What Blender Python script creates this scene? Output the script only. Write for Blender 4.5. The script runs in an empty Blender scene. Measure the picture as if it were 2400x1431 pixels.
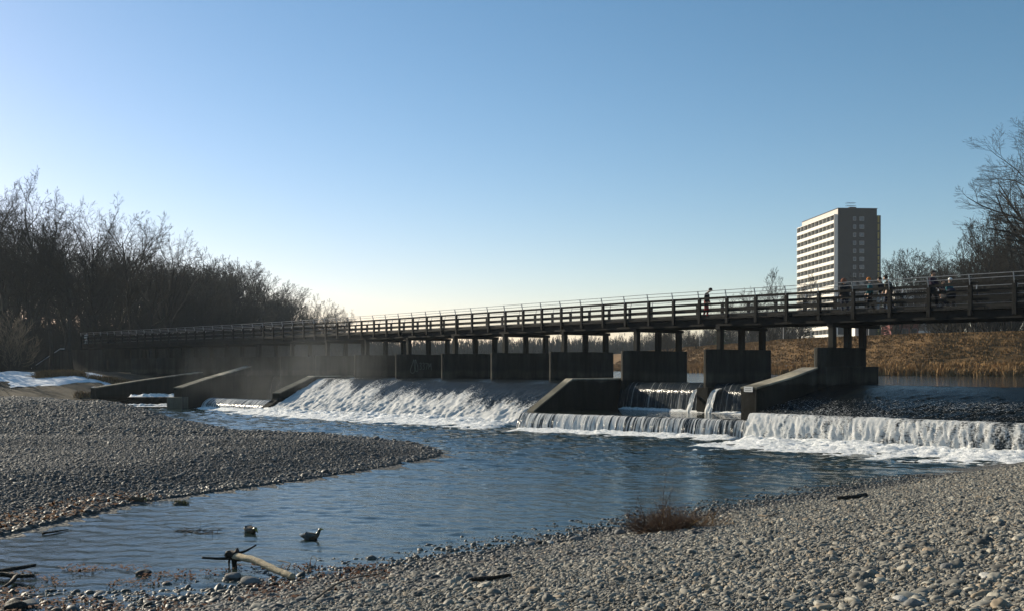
import bpy, bmesh, math, random
import numpy as np
from mathutils import Vector, Matrix

S = bpy.context.scene
C = S.collection

# ------------------------------------------------------------------ camera, sky, sun, exposure
EYE = 3.6                      # metres above the lower pool, which is z = 0
cd = bpy.data.cameras.new("camera"); cam = bpy.data.objects.new("camera", cd); C.objects.link(cam)
cam.location = (0, 0, EYE); cam.rotation_euler = (math.radians(90), 0, 0)
cd.sensor_width = 36.0; cd.lens = 36.0; cd.shift_y = 0.059
cd.clip_start = 0.1; cd.clip_end = 6000
S.camera = cam

SUN_AZ, SUN_EL = math.radians(-49), math.radians(20)      # azimuth from +Y towards +X
sdir = Vector((math.sin(SUN_AZ) * math.cos(SUN_EL), math.cos(SUN_AZ) * math.cos(SUN_EL), math.sin(SUN_EL)))
W = bpy.data.worlds.new("World"); S.world = W; W.use_nodes = True
wn = W.node_tree.nodes; wl = W.node_tree.links; wn.clear()
sky = wn.new("ShaderNodeTexSky"); sky.sky_type = 'NISHITA'; sky.sun_disc = False
sky.sun_elevation = SUN_EL; sky.sun_rotation = SUN_AZ
sky.altitude = 0; sky.air_density = 1.0; sky.dust_density = 0.2; sky.ozone_density = 2.0
bg = wn.new("ShaderNodeBackground"); bg.inputs[1].default_value = 0.051
wo = wn.new("ShaderNodeOutputWorld"); # white balance and contrast of the whole sky, channel by channel
sp_ = wn.new("ShaderNodeSeparateColor"); cb_ = wn.new("ShaderNodeCombineColor"); wl.new(sky.outputs[0], sp_.inputs[0])
for c_, (g_, k_) in enumerate(((1.45, .82), (1.15, 1.19), (1.2, 1.11))):
    pw = wn.new("ShaderNodeMath"); pw.operation = 'POWER'; pw.inputs[1].default_value = g_; wl.new(sp_.outputs[c_], pw.inputs[0])
    ml = wn.new("ShaderNodeMath"); ml.operation = 'MULTIPLY'; ml.inputs[1].default_value = k_; wl.new(pw.outputs[0], ml.inputs[0]); wl.new(ml.outputs[0], cb_.inputs[c_])
wl.new(cb_.outputs[0], bg.inputs[0]); wl.new(bg.outputs[0], wo.inputs[0])
ld = bpy.data.lights.new("sun", 'SUN'); ld.energy = 5.0; ld.angle = math.radians(0.53); ld.color = (1.0, 0.89, 0.70)
sun = bpy.data.objects.new("sun", ld); C.objects.link(sun); sun.rotation_euler = sdir.to_track_quat('Z', 'Y').to_euler()
S.view_settings.view_transform = 'Standard'; S.view_settings.look = 'None'
S.view_settings.exposure = 0.62; S.view_settings.gamma = 1.0
S.cycles.use_denoising = True; S.cycles.max_bounces = 6; S.cycles.transparent_max_bounces = 8
S.cycles.volume_bounces = 0; S.cycles.sample_clamp_indirect = 4.0; S.cycles.sample_clamp_direct = 30.0
S.cycles.use_adaptive_sampling = True; S.cycles.adaptive_threshold = 0.02
S.cycles.caustics_reflective = False; S.cycles.caustics_refractive = False

# ------------------------------------------------------------------ helpers
rnd = random.Random(7)
def at(px, py, d):
    """a point at distance d whose line of sight passes the given place of the 2400x1431 photograph"""
    return Vector(((px - 1200) / 2400 * d, d, EYE + (857 - py) / 2400 * d))
def on_level(px, py, z):
    d = 2400 * (EYE - z) / (py - 857)
    return Vector(((px - 1200) / 2400 * d, d, z))

def lerp(a, b, t): return a + (b - a) * t
def smooth(a, b, x):
    t = np.clip((x - a) / (b - a), 0, 1); return t * t * (3 - 2 * t)
def hash2(ix, iy, seed):
    h = (ix.astype(np.int64) * 374761393 + iy.astype(np.int64) * 668265263 + seed * 1442695041) & 0xffffffff
    h = ((h ^ (h >> 13)) * 1274126177) & 0xffffffff
    return ((h ^ (h >> 16)) & 0xffff) / 65535.0
def noise2(x, y, seed=0):
    ix = np.floor(x); iy = np.floor(y); fx = x - ix; fy = y - iy
    fx = fx * fx * (3 - 2 * fx); fy = fy * fy * (3 - 2 * fy)
    a = hash2(ix, iy, seed); b = hash2(ix + 1, iy, seed); c = hash2(ix, iy + 1, seed); d = hash2(ix + 1, iy + 1, seed)
    return (a * (1 - fx) + b * fx) * (1 - fy) + (c * (1 - fx) + d * fx) * fy
def fbm(x, y, seed=0, n=4):
    s = 0; a = .5; t = 0
    for k in range(n):
        s = s + a * noise2(x * 2 ** k + 17.3 * k, y * 2 ** k - 9.1 * k, seed + k); t += a; a *= .5
    return s / t

def tag(o, label=None, cat=None, group=None, kind=None):
    if label: o['label'] = label
    if cat: o['category'] = cat
    if group: o['group'] = group
    if kind: o['kind'] = kind
    return o
def empty(name, loc=(0, 0, 0), rz=0.0):
    o = bpy.data.objects.new(name, None); C.objects.link(o)
    o.location = loc; o.rotation_euler = (0, 0, rz); o.empty_display_size = .3
    return o
def link(name, me, m=None, parent=None, loc=None):
    o = bpy.data.objects.new(name, me); C.objects.link(o)
    if m is not None and not me.materials: me.materials.append(m)
    if parent is not None: o.parent = parent
    if loc is not None: o.location = loc
    return o
def mesh_np(name, v, f, smooth_=False, uv=None, attrs=None):
    """v Nx3, f MxK (K = 3 or 4) -> mesh"""
    v = np.asarray(v, np.float32); f = np.asarray(f, np.int32)
    me = bpy.data.meshes.new(name)
    me.vertices.add(len(v)); me.vertices.foreach_set("co", v.ravel())
    k = f.shape[1]
    me.loops.add(f.size); me.loops.foreach_set("vertex_index", f.ravel())
    me.polygons.add(len(f))
    me.polygons.foreach_set("loop_start", np.arange(0, f.size, k, dtype=np.int32))
    me.polygons.foreach_set("loop_total", np.full(len(f), k, np.int32))
    if smooth_: me.polygons.foreach_set("use_smooth", np.ones(len(f), bool))
    if uv is not None:
        l = me.uv_layers.new(name="UVMap"); l.data.foreach_set("uv", np.asarray(uv, np.float32)[f.ravel()].ravel())
    for n, a in (attrs or {}).items():
        at_ = me.attributes.new(n, 'FLOAT', 'POINT'); at_.data.foreach_set("value", np.asarray(a, np.float32))
    me.update(calc_edges=True)
    return me
def grid_faces(nu, nv):
    i = np.arange(nu - 1)[:, None] * nv + np.arange(nv - 1)[None, :]
    i = i.ravel()
    return np.stack([i, i + nv, i + nv + 1, i + 1], 1)

class MB:
    """collects boxes, prisms and tubes, builds ONE mesh object"""
    def __init__(s): s.v = []; s.f = []; s.mi = []; s.cur = 0
    def add(s, vs, fs):
        b = len(s.v); s.v += [tuple(p) for p in vs]; s.f += [tuple(b + i for i in q) for q in fs]; s.mi += [s.cur] * len(fs)
    def obox(s, c, ax, ay, az, hx, hy, hz):
        c = Vector(c); X = Vector(ax) * hx; Y = Vector(ay) * hy; Z = Vector(az) * hz
        vs = [c + X * i + Y * j + Z * k for k in (-1, 1) for j in (-1, 1) for i in (-1, 1)]
        s.add(vs, [(0, 2, 3, 1), (4, 5, 7, 6), (0, 1, 5, 4), (2, 6, 7, 3), (0, 4, 6, 2), (1, 3, 7, 5)])
    def box(s, x0, x1, y0, y1, z0, z1):
        s.obox(((x0 + x1) / 2, (y0 + y1) / 2, (z0 + z1) / 2), (1, 0, 0), (0, 1, 0), (0, 0, 1), abs(x1 - x0) / 2, abs(y1 - y0) / 2, abs(z1 - z0) / 2)
    def beam(s, p, q, w, h, up=(0, 0, 1)):
        p = Vector(p); q = Vector(q); d = q - p; L = d.length
        if L < 1e-6: return
        d /= L; side = d.cross(Vector(up)); side.normalize(); u2 = side.cross(d)
        s.obox((p + q) / 2, d, side, u2, L / 2, w / 2, h / 2)
    def prism(s, pts, z0, z1):
        """pts: plan outline, counter-clockwise; z0/z1 numbers or per-point lists"""
        n = len(pts)
        zb = z0 if hasattr(z0, '__len__') else [z0] * n; zt = z1 if hasattr(z1, '__len__') else [z1] * n
        vs = [(p[0], p[1], b) for p, b in zip(pts, zb)] + [(p[0], p[1], t) for p, t in zip(pts, zt)]
        fs = [tuple(reversed(range(n))), tuple(range(n, 2 * n))] + [(i, (i + 1) % n, n + (i + 1) % n, n + i) for i in range(n)]
        s.add(vs, fs)
    def tube(s, path, rad, n=6, cap=True):
        path = [Vector(p) for p in path]; k = len(path)
        rad = rad if hasattr(rad, '__len__') else [rad] * k
        b = len(s.v); ref = Vector((0.31, 0.17, 0.93)); vs = []
        for i, p in enumerate(path):
            d = (path[min(i + 1, k - 1)] - path[max(i - 1, 0)]).normalized()
            a = d.cross(ref)
            if a.length < 1e-3: a = d.cross(Vector((1, 0, 0)))
            a.normalize(); c = d.cross(a)
            vs += [p + (a * math.cos(2 * math.pi * j / n) + c * math.sin(2 * math.pi * j / n)) * rad[i] for j in range(n)]
        fs = [(i * n + j, i * n + (j + 1) % n, (i + 1) * n + (j + 1) % n, (i + 1) * n + j) for i in range(k - 1) for j in range(n)]
        if cap: fs += [tuple(reversed(range(n))), tuple((k - 1) * n + j for j in range(n))]
        s.add(vs, fs)
    def mesh(s, name, mats, smooth_=False, bevel=0.0):
        me = bpy.data.meshes.new(name); me.from_pydata(s.v, [], s.f)
        for m in (mats if isinstance(mats, (list, tuple)) else [mats]): me.materials.append(m)
        me.polygons.foreach_set("material_index", s.mi)
        bm = bmesh.new(); bm.from_mesh(me); bmesh.ops.recalc_face_normals(bm, faces=bm.faces)
        if bevel:
            es = [e for e in bm.edges if len(e.link_faces) == 2 and e.calc_face_angle(0) > .6]
            bmesh.ops.bevel(bm, geom=es, offset=bevel, segments=1, affect='EDGES', clamp_overlap=True)
        bm.to_mesh(me); bm.free()
        if smooth_: me.polygons.foreach_set("use_smooth", [True] * len(me.polygons))
        return me
    def build(s, name, mats, parent=None, smooth_=False, bevel=0.0, loc=None):
        me = s.mesh(name, mats, smooth_, bevel)
        return link(name, me, None, parent, loc)

# ------------------------------------------------------------------ materials
def mat(name):
    m = bpy.data.materials.new(name); m.use_nodes = True
    return m, m.node_tree.nodes, m.node_tree.links, m.node_tree.nodes["Principled BSDF"]
def N(nodes, t, **kw):
    n = nodes.new(t)
    for k, v in kw.items():
        if k in n.bl_rna.properties: setattr(n, k, v)
        else: n.inputs[k].default_value = v
    return n
def ramp(nodes, stops, interp='LINEAR'):
    r = nodes.new("ShaderNodeValToRGB"); e = r.color_ramp.elements; r.color_ramp.interpolation = interp
    while len(e) < len(stops): e.new(.5)
    for i, (p, c) in enumerate(stops):
        e[i].position = p; e[i].color = (*c, 1) if len(c) == 3 else c
    return r
def simple(name, col, rough=.8, var=.25, scale=3.0, bump=.0, metal=0.0, spec=None, stretch=None, bscale=None):
    m, n, l, p = mat(name)
    tc = N(n, "ShaderNodeTexCoord"); mp = N(n, "ShaderNodeMapping")
    l.new(tc.outputs["Object"], mp.inputs[0])
    if stretch: mp.inputs["Scale"].default_value = stretch
    t = N(n, "ShaderNodeTexNoise", Scale=scale, Detail=5.0, Roughness=.6); l.new(mp.outputs[0], t.inputs["Vector"])
    lo = tuple(c * (1 - var) for c in col); hi = tuple(min(1, c * (1 + var)) for c in col)
    r = ramp(n, [(.3, lo), (.7, hi)]); l.new(t.outputs[0], r.inputs[0]); l.new(r.outputs[0], p.inputs["Base Color"])
    p.inputs["Roughness"].default_value = rough; p.inputs["Metallic"].default_value = metal
    p.inputs["Specular IOR Level"].default_value = spec if spec is not None else (.12 if rough >= .7 else .5)
    if bump:
        t2 = N(n, "ShaderNodeTexNoise", Scale=bscale or scale * 4, Detail=4.0); l.new(mp.outputs[0], t2.inputs["Vector"])
        b = N(n, "ShaderNodeBump", Strength=bump, Distance=.05); l.new(t2.outputs[0], b.inputs["Height"]); l.new(b.outputs[0], p.inputs["Normal"])
    return m
def concrete(name, col, stain=.5):
    m, n, l, p = mat(name)
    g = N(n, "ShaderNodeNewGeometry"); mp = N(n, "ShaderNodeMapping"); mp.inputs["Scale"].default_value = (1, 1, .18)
    l.new(g.outputs["Position"], mp.inputs[0])
    t1 = N(n, "ShaderNodeTexNoise", Scale=1.6, Detail=6.0, Roughness=.65); l.new(mp.outputs[0], t1.inputs["Vector"])
    t2 = N(n, "ShaderNodeTexNoise", Scale=.55, Detail=5.0); l.new(g.outputs["Position"], t2.inputs["Vector"])
    t3 = N(n, "ShaderNodeTexNoise", Scale=14.0, Detail=4.0); l.new(g.outputs["Position"], t3.inputs["Vector"])
    r1 = ramp(n, [(.35, tuple(c * (1 - stain) for c in col)), (.62, col)]); l.new(t1.outputs[0], r1.inputs[0])
    r2 = ramp(n, [(.3, (.62, .6, .55)), (.7, (1.12, 1.1, 1.06))]); l.new(t2.outputs[0], r2.inputs[0])
    mx = N(n, "ShaderNodeMix", data_type='RGBA', blend_type='MULTIPLY'); mx.inputs[0].default_value = 1
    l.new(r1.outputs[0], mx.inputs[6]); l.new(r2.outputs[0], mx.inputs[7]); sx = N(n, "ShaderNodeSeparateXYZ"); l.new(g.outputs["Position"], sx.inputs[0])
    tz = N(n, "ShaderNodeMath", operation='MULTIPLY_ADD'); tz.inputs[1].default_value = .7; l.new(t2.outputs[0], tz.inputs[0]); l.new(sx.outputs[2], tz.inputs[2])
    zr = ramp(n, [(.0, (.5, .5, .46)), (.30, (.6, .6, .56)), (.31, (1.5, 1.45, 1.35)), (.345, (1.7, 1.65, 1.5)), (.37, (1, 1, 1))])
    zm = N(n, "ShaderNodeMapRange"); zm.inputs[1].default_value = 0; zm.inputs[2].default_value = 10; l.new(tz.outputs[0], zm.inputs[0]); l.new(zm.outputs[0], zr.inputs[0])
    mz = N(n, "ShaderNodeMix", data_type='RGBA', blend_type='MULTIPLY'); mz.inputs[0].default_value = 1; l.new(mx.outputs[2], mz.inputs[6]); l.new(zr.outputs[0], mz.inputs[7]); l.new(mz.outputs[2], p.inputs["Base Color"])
    b = N(n, "ShaderNodeBump", Strength=.5, Distance=.03); l.new(t3.outputs[0], b.inputs["Height"]); l.new(b.outputs[0], p.inputs["Normal"])
    p.inputs["Roughness"].default_value = .9; p.inputs["Specular IOR Level"].default_value = .12
    return m
M = {}
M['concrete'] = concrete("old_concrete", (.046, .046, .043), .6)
M['concrete_pale'] = concrete("pale_concrete", (.30, .285, .25), .4)
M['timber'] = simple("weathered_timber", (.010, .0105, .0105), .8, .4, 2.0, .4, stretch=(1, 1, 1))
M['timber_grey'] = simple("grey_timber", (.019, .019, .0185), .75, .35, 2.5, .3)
M['steel'] = simple("galvanised_steel", (.3, .31, .32), .45, .2, 4.0, metal=.6)
M['bark'] = simple("bark", (.032, .03, .027), .9, .35, 1.5)
M['twig'] = simple("twig_bark", (.03, .027, .023), .9, .3, .6)
M['twig_pale'] = simple("pale_twig_bark", (.15, .12, .085), .9, .3, .6)
M['red_twig'] = simple("red_twig", (.095, .058, .038), .8, .4, 2.0)
M['needle'] = simple("conifer_needle", (.03, .045, .025), .9, .3, 2.0)
M['snow'] = simple("snow", (.8, .82, .85), .7, .06, 2.0, .3)
M['soil'] = simple("leafy_soil", (.075, .06, .042), .95, .4, .8, .8)
M['dry_grass'] = simple("dry_grass", (.165, .10, .044), .9, .35, .35)
M['reed'] = simple("dry_reed", (.29, .18, .08), .9, .4, .5)
M['brush'] = simple("dry_brush", (.2, .125, .055), .9, .45, .7)
M['levee'] = simple("levee_turf", (.13, .078, .034), .95, .35, .5, .8, bscale=6)
M['driftwood'] = None

def water_material(name, deep, big=1.3, small=5.0, b1=.30, b2=.30, rough=.03, tiny=20.0, b3=.14):
    m, n, l, p = mat(name)
    p.inputs["Base Color"].default_value = (*deep, 1); p.inputs["Roughness"].default_value = rough
    p.inputs["IOR"].default_value = 1.333
    g = N(n, "ShaderNodeNewGeometry")
    prev = None
    for sc, st, dist, stretch in ((big, b1, .22, (1, 1.5, 1)), (small, b2, .09, (1, 1.3, 1)), (tiny, b3, .03, (1, 1, 1))):
        mp = N(n, "ShaderNodeMapping"); mp.inputs["Scale"].default_value = stretch; l.new(g.outputs["Position"], mp.inputs[0])
        mp.inputs["Rotation"].default_value = (0, 0, .35)
        t = N(n, "ShaderNodeTexNoise", Scale=sc, Detail=3.0, Roughness=.55, Distortion=.6); l.new(mp.outputs[0], t.inputs["Vector"])
        b = N(n, "ShaderNodeBump", Strength=st, Distance=dist); l.new(t.outputs[0], b.inputs["Height"])
        if prev: l.new(prev.outputs[0], b.inputs["Normal"])
        prev = b
    l.new(prev.outputs[0], p.inputs["Normal"])
    return m
M['pool'] = water_material("river_water", (.02, .032, .028), 2.2, 7.0, .04, .12, .02, 20.0, .08)
M['upper'] = water_material("upper_river_water", (.012, .022, .026), 1.2, 5.0, .25, .2)
M['basin'] = water_material("basin_water", (.012, .018, .014), .9, 4.0, .2, .12)

def fall_material(name, lo, hi, freq=7.0, vscale=.7, speck=0.0, body=(.015, .02, .024), white=(.93, .91, .87)):
    """falling water: white foam strands over dark glassy water; 'foam' is a per-vertex amount of entrained air"""
    m, n, l, p = mat(name)
    uv = N(n, "ShaderNodeUVMap"); mp = N(n, "ShaderNodeMapping"); mp.inputs["Scale"].default_value = (freq, vscale, 1); l.new(uv.outputs[0], mp.inputs[0])
    t = N(n, "ShaderNodeTexNoise", Scale=1.0, Detail=5.0, Roughness=.68, Distortion=.25); l.new(mp.outputs[0], t.inputs["Vector"])
    mp2 = N(n, "ShaderNodeMapping"); mp2.inputs["Scale"].default_value = (freq * 2.2, vscale * 7 + 2.5, 1); l.new(uv.outputs[0], mp2.inputs[0])
    t2 = N(n, "ShaderNodeTexNoise", Scale=1.0, Detail=4.0, Roughness=.75); l.new(mp2.outputs[0], t2.inputs["Vector"])
    mixn = N(n, "ShaderNodeMix", data_type='FLOAT'); mixn.inputs[0].default_value = speck; l.new(t.outputs[0], mixn.inputs[2]); l.new(t2.outputs[0], mixn.inputs[3])
    a = N(n, "ShaderNodeAttribute", attribute_name="foam")
    ad = N(n, "ShaderNodeMath", operation='ADD'); l.new(mixn.outputs[0], ad.inputs[0]); l.new(a.outputs["Fac"], ad.inputs[1])
    mr = N(n, "ShaderNodeMapRange"); mr.inputs[1].default_value = lo; mr.inputs[2].default_value = hi; l.new(ad.outputs[0], mr.inputs[0])
    p.inputs["Base Color"].default_value = (*body, 1); p.inputs["Roughness"].default_value = .16; p.inputs["IOR"].default_value = 1.333; p.inputs["Specular IOR Level"].default_value = .22
    b = N(n, "ShaderNodeBump", Strength=.7, Distance=.08); l.new(mixn.outputs[0], b.inputs["Height"]); l.new(b.outputs[0], p.inputs["Normal"])
    df = N(n, "ShaderNodeBsdfDiffuse"); df.inputs[0].default_value = (*white, 1); l.new(b.outputs[0], df.inputs["Normal"])
    tr = N(n, "ShaderNodeBsdfTranslucent"); tr.inputs[0].default_value = (*white, 1)
    sf = n.new("ShaderNodeBsdfPrincipled"); sf.inputs["Base Color"].default_value = (*white, 1); sf.inputs["Roughness"].default_value = .9; sf.inputs["Specular IOR Level"].default_value = .1
    sf.inputs["Subsurface Weight"].default_value = 1; sf.inputs["Subsurface Radius"].default_value = (1, 1, 1); sf.inputs["Subsurface Scale"].default_value = .03; l.new(b.outputs[0], sf.inputs["Normal"]); df = sf
    mt = N(n, "ShaderNodeMixShader"); mt.inputs[0].default_value = .35; l.new(df.outputs[0], mt.inputs[1]); l.new(tr.outputs[0], mt.inputs[2])
    ms = N(n, "ShaderNodeMixShader"); l.new(mr.outputs[0], ms.inputs[0]); l.new(p.outputs[0], ms.inputs[1]); l.new(mt.outputs[0], ms.inputs[2])
    l.new(ms.outputs[0], n["Material Output"].inputs[0])
    return m
def foam_material():
    m, n, l, p = mat("foam")
    p.inputs["Roughness"].default_value = .6
    g = N(n, "ShaderNodeNewGeometry"); t = N(n, "ShaderNodeTexNoise", Scale=5.0, Detail=6.0, Roughness=.7); l.new(g.outputs["Position"], t.inputs["Vector"])
    r = ramp(n, [(.32, (.22, .27, .28)), (.5, (.88, .88, .86))]); l.new(t.outputs[0], r.inputs[0]); l.new(r.outputs[0], p.inputs["Base Color"])
    b = N(n, "ShaderNodeBump", Strength=.8, Distance=.12); l.new(t.outputs[0], b.inputs["Height"]); l.new(b.outputs[0], p.inputs["Normal"])
    p.inputs["Subsurface Weight"].default_value = 1; p.inputs["Subsurface Radius"].default_value = (1, 1, 1); p.inputs["Subsurface Scale"].default_value = .05
    return m
M['foam'] = foam_material()

# ------------------------------------------------------------------ bridge axis: line of the downstream railing
U0 = Vector((-.626, .780)); D0 = Vector((-.780, -.626))
A0 = Vector((6.1, 68.5))
_pl = [A0 - U0 * 60, A0 + U0 * 30.4, Vector((-26.6, 108.0)), Vector((-60.9, 142.0))]
_u = [-60.0]
for a, b in zip(_pl, _pl[1:]): _u.append(_u[-1] + (b - a).length)
def R(u, t=0.0):
    """point on the railing line at arc length u, t metres downstream; local directions"""
    k = 0
    while k < len(_pl) - 2 and u > _u[k + 1]: k += 1
    d = (_pl[k + 1] - _pl[k]).normalized(); dn = Vector((-d.y, d.x)) if True else None
    if dn.dot(D0) < 0: dn = -dn
    p = _pl[k] + d * (u - _u[k])
    # soften the bends of the axis for the sideways offset
    return p + dn * t, d, dn
def BF(u, t, z=0.0):
    p = A0 + U0 * u + D0 * t; return Vector((p.x, p.y, z))
def drop(u): return -0.0085 * max(0.0, -u - 5)
def RZ(u, t, h):
    p, d, n = R(u, t); return Vector((p.x, p.y, EYE + h + drop(u)))
def u_at(px, t):
    lo, hi = -58.0, 98.0
    for _ in range(60):
        mid = (lo + hi) / 2; p = R(mid, t)[0]
        x = 1200 + 2400 * p.x / p.y if p.y > 1 else 1e9
        if x > px: lo = mid
        else: hi = mid
    return (lo + hi) / 2

# ------------------------------------------------------------------ the setting: river bed, banks, gravel, levee
def seg_dist(px, py, poly):
    """distance of points to an open polyline (numpy arrays)"""
    best = np.full(px.shape, 1e9)
    for (x0, y0), (x1, y1) in zip(poly, poly[1:]):
        dx, dy = x1 - x0, y1 - y0; t = np.clip(((px - x0) * dx + (py - y0) * dy) / (dx * dx + dy * dy), 0, 1)
        best = np.minimum(best, np.hypot(px - x0 - t * dx, py - y0 - t * dy))
    return best
def inside(px, py, poly):
    r = np.zeros(px.shape, bool); n = len(poly)
    for i in range(n):
        x0, y0 = poly[i]; x1, y1 = poly[(i + 1) % n]
        if y0 == y1: continue
        c = ((y0 > py) != (y1 > py)) & (px < (x1 - x0) * (py - y0) / (y1 - y0) + x0)
        r ^= c
    return r
def sheet(name, xs, ys, zf, m, keep=None, kind='structure', smooth_=True, attrs=None):
    X, Y = np.meshgrid(xs, ys, indexing='ij'); Z = zf(X, Y)
    f = grid_faces(len(xs), len(ys))
    v = np.stack([X.ravel(), Y.ravel(), Z.ravel()], 1)
    if keep is not None:
        k = keep(X, Y).ravel(); f = f[k[f].any(1)]
        used = np.unique(f); remap = np.zeros(len(v), int); remap[used] = np.arange(len(used)); v = v[used]; f = remap[f]
    me = mesh_np(name, v, f, smooth_, None, attrs)
    return tag(link(name, me, m), kind=kind)

# near gravel bank (right, under the camera)
def z_near(X, Y):
    p = 2.0 + .095 * X - .099 * Y
    p = p + .10 * (fbm(X * .35, Y * .35, 3) - .5) * np.clip(p * 2 + .3, .2, 1) + .03 * (noise2(X * 1.7, Y * 1.7, 5) - .5)
    return np.where(p < 0, np.maximum(p * .22, -.16 + p * .02), p)
# gravel bar (left, across the side channel)
BAR = [(-24, 14.5), (-13.0, 18.0), (-10.9, 21.2), (-10.5, 23.5), (-9.9, 26.9), (-8.7, 29.0), (-6.7, 32.2), (-4.7, 36.2), (-3.0, 40.4), (-2.9, 42.5), (-4.2, 47.2),
       (-7.6, 51.2), (-13.3, 53.5), (-20, 65), (-30, 81), (-36.5, 89.5), (-46, 95), (-60, 99), (-100, 108), (-130, 60), (-100, 10)]
def z_bar(X, Y):
    d = seg_dist(X, Y, BAR + BAR[:1]); ins = inside(X, Y, BAR)
    s = np.where(ins, d, -d)
    z = .58 * smooth(-.6, 5.0, s) + .02 * s.clip(-12, 0) * 3
    lx = smooth(-9, -19, X)
    z = z + (.85 * np.exp(-((Y - 62) / 7.0) ** 2) * smooth(-10, -20, X) + .45 * smooth(66, 72, Y) * (1 - smooth(84, 97, Y))) * smooth(1, 6, s)
    z = z - .30 * np.exp(-((Y - 46.5 + .12 * (X + 10)) / 2.6) ** 2) * smooth(2, 6, s)
    z = z + .16 * np.exp(-((Y - 40.5) / 3.0) ** 2) * smooth(3, 8, s)
    z = z + (.14 * (fbm(X * .22, Y * .22, 11) - .5) + .05 * (noise2(X * .9, Y * .9, 4) - .5)) * smooth(-1, 3, s)
    return z
def gravel_ground():
    m, n, l, p = mat("gravel_ground")
    g = N(n, "ShaderNodeNewGeometry")
    v = N(n, "ShaderNodeTexVoronoi", Scale=11.0); l.new(g.outputs["Position"], v.inputs["Vector"])
    r = ramp(n, [(0, (.035, .033, .03)), (1, (.10, .096, .088))]); l.new(v.outputs["Color"], r.inputs[0])
    l.new(r.outputs[0], p.inputs["Base Color"]); p.inputs["Roughness"].default_value = .85
    b = N(n, "ShaderNodeBump", Strength=.9, Distance=.06); b.invert = True; l.new(v.outputs["Distance"], b.inputs["Height"]); l.new(b.outputs[0], p.inputs["Normal"])
    return m
M['gravel'] = gravel_ground()
sheet("gravel_bank", np.linspace(-26, 62, 260), np.linspace(-12, 46, 180), z_near, M['gravel'],
      keep=lambda X, Y: (2 + .095 * X - .099 * Y > -1.4))
sheet("gravel_bar", np.linspace(-120, 0, 300), np.linspace(8, 112, 260), z_bar, M['gravel'],
      keep=lambda X, Y: inside(X, Y, BAR) | (seg_dist(X, Y, BAR + BAR[:1]) < 3))

# left bank land
def z_left(X, Y):
    # bank face rises from the water's edge line (-39, 95) .. (-28, 106) to the wooded flat at z = 2.9
    e = [(-140, 104), (-60, 97.5), (-39, 95.5), (-33.5, 106), (-31, 113), (-29, 140), (-52, 175), (-60, 230), (-66, 420), (-80, 900)]
    d = seg_dist(X, Y, e); poly = e + [(-2500, 900), (-2500, 104)]
    s = np.where(inside(X, Y, poly), d, -d)
    z = -.6 + 3.5 * smooth(-2.0, 22, s) ** .8 + .5 * (fbm(X * .15, Y * .15, 21) - .5) * smooth(0, 6, s)
    return z
sheet("left_bank", np.concatenate([np.linspace(-900, -150, 16)[:-1], np.linspace(-150, -20, 150)]),
      np.concatenate([np.linspace(90, 180, 110), np.linspace(185, 900, 50)]), z_left, M['soil'])

# right bank: levee with dry grass
LV_W = [(140, 55), (90, 90), (50, 100.5), (38, 109), (31, 128), (25.7, 147), (21, 214), (18, 300), (14, 430), (5, 600)]
LV_POLY = LV_W + [(2500, 700), (2500, 55)]
def z_levee(X, Y):
    d = seg_dist(X, Y, LV_W); s = np.where(inside(X, Y, LV_POLY), d, -d)
    z = 1.9 + .75 * smooth(-1.5, .5, s) + .75 * smooth(0, 4.0, s) + 4.0 * smooth(3.2, 15, s) - 3.0 * smooth(19, 30, s)
    z = z + .28 * (fbm(X * .5, Y * .5, 31) - .5) * smooth(0, 2, s) + .25 * (fbm(X * .12, Y * .12, 32) - .5) * smooth(1, 4, s)
    return z
sheet("levee", np.concatenate([np.linspace(2, 110, 260), np.linspace(112, 900, 30)]),
      np.concatenate([np.linspace(60, 240, 260), np.linspace(243, 700, 60)]), z_levee, M['levee'],
      keep=lambda X, Y: inside(X, Y, LV_POLY) | (seg_dist(X, Y, LV_W) < 4))
# far plain beyond everything and the river bed under the water
b = MB(); b.box(-3000, 3000, 600, 4500, -2, 1.8); tag(b.build("far_plain", M['soil']), kind='structure')
b = MB(); b.box(-400, 400, -150, 640, -3, -1.4); tag(b.build("river_bed", M['soil']), kind='structure')

# ------------------------------------------------------------------ water
def poly_sheet(name, pts, z, m):
    bm = bmesh.new(); vs = [bm.verts.new((p[0], p[1], z)) for p in pts]; bm.faces.new(vs)
    bmesh.ops.triangulate(bm, faces=bm.faces); bmesh.ops.recalc_face_normals(bm, faces=bm.faces)
    if sum(f.normal.z for f in bm.faces) < 0: bmesh.ops.reverse_faces(bm, faces=bm.faces)
    me = bpy.data.meshes.new(name); bm.to_mesh(me); bm.free()
    return tag(link(name, me, m), kind='structure')
def waves(X, Y, seed, lo, hi, n, main, spread):
    g_ = np.random.default_rng(seed); Z = np.zeros_like(X); dx = np.zeros_like(X)
    wx = X + .5 * (fbm(X * .25, Y * .25, seed, 2) - .5); wy = Y + .5 * (fbm(X * .25 + 40, Y * .25, seed + 3, 2) - .5)
    for k in range(n):
        lam = lo * (hi / lo) ** g_.random(); th = main + g_.normal(0, spread); kx, ky = math.cos(th) * 2 * math.pi / lam, math.sin(th) * 2 * math.pi / lam
        Z += lam * np.sin(wx * kx + wy * ky + g_.uniform(0, 6.28))
    return Z / math.sqrt(n)
dd = np.exp(np.linspace(math.log(8.5), math.log(112), 680)); aa = np.linspace(-.78, .78, 560)
AA, DD = np.meshgrid(aa, dd, indexing='ij'); WX = AA * DD; WY = DD
act = .50 + .6 * smooth(26, 44, WY) + .5 * np.exp(-(seg_dist(WX, WY, [(26, 34), (11, 50), (1, 59), (-20, 81)]) / 7) ** 2)
patch = .55 + .9 * fbm(WX * .12, WY * .2, 14, 3)
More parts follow.
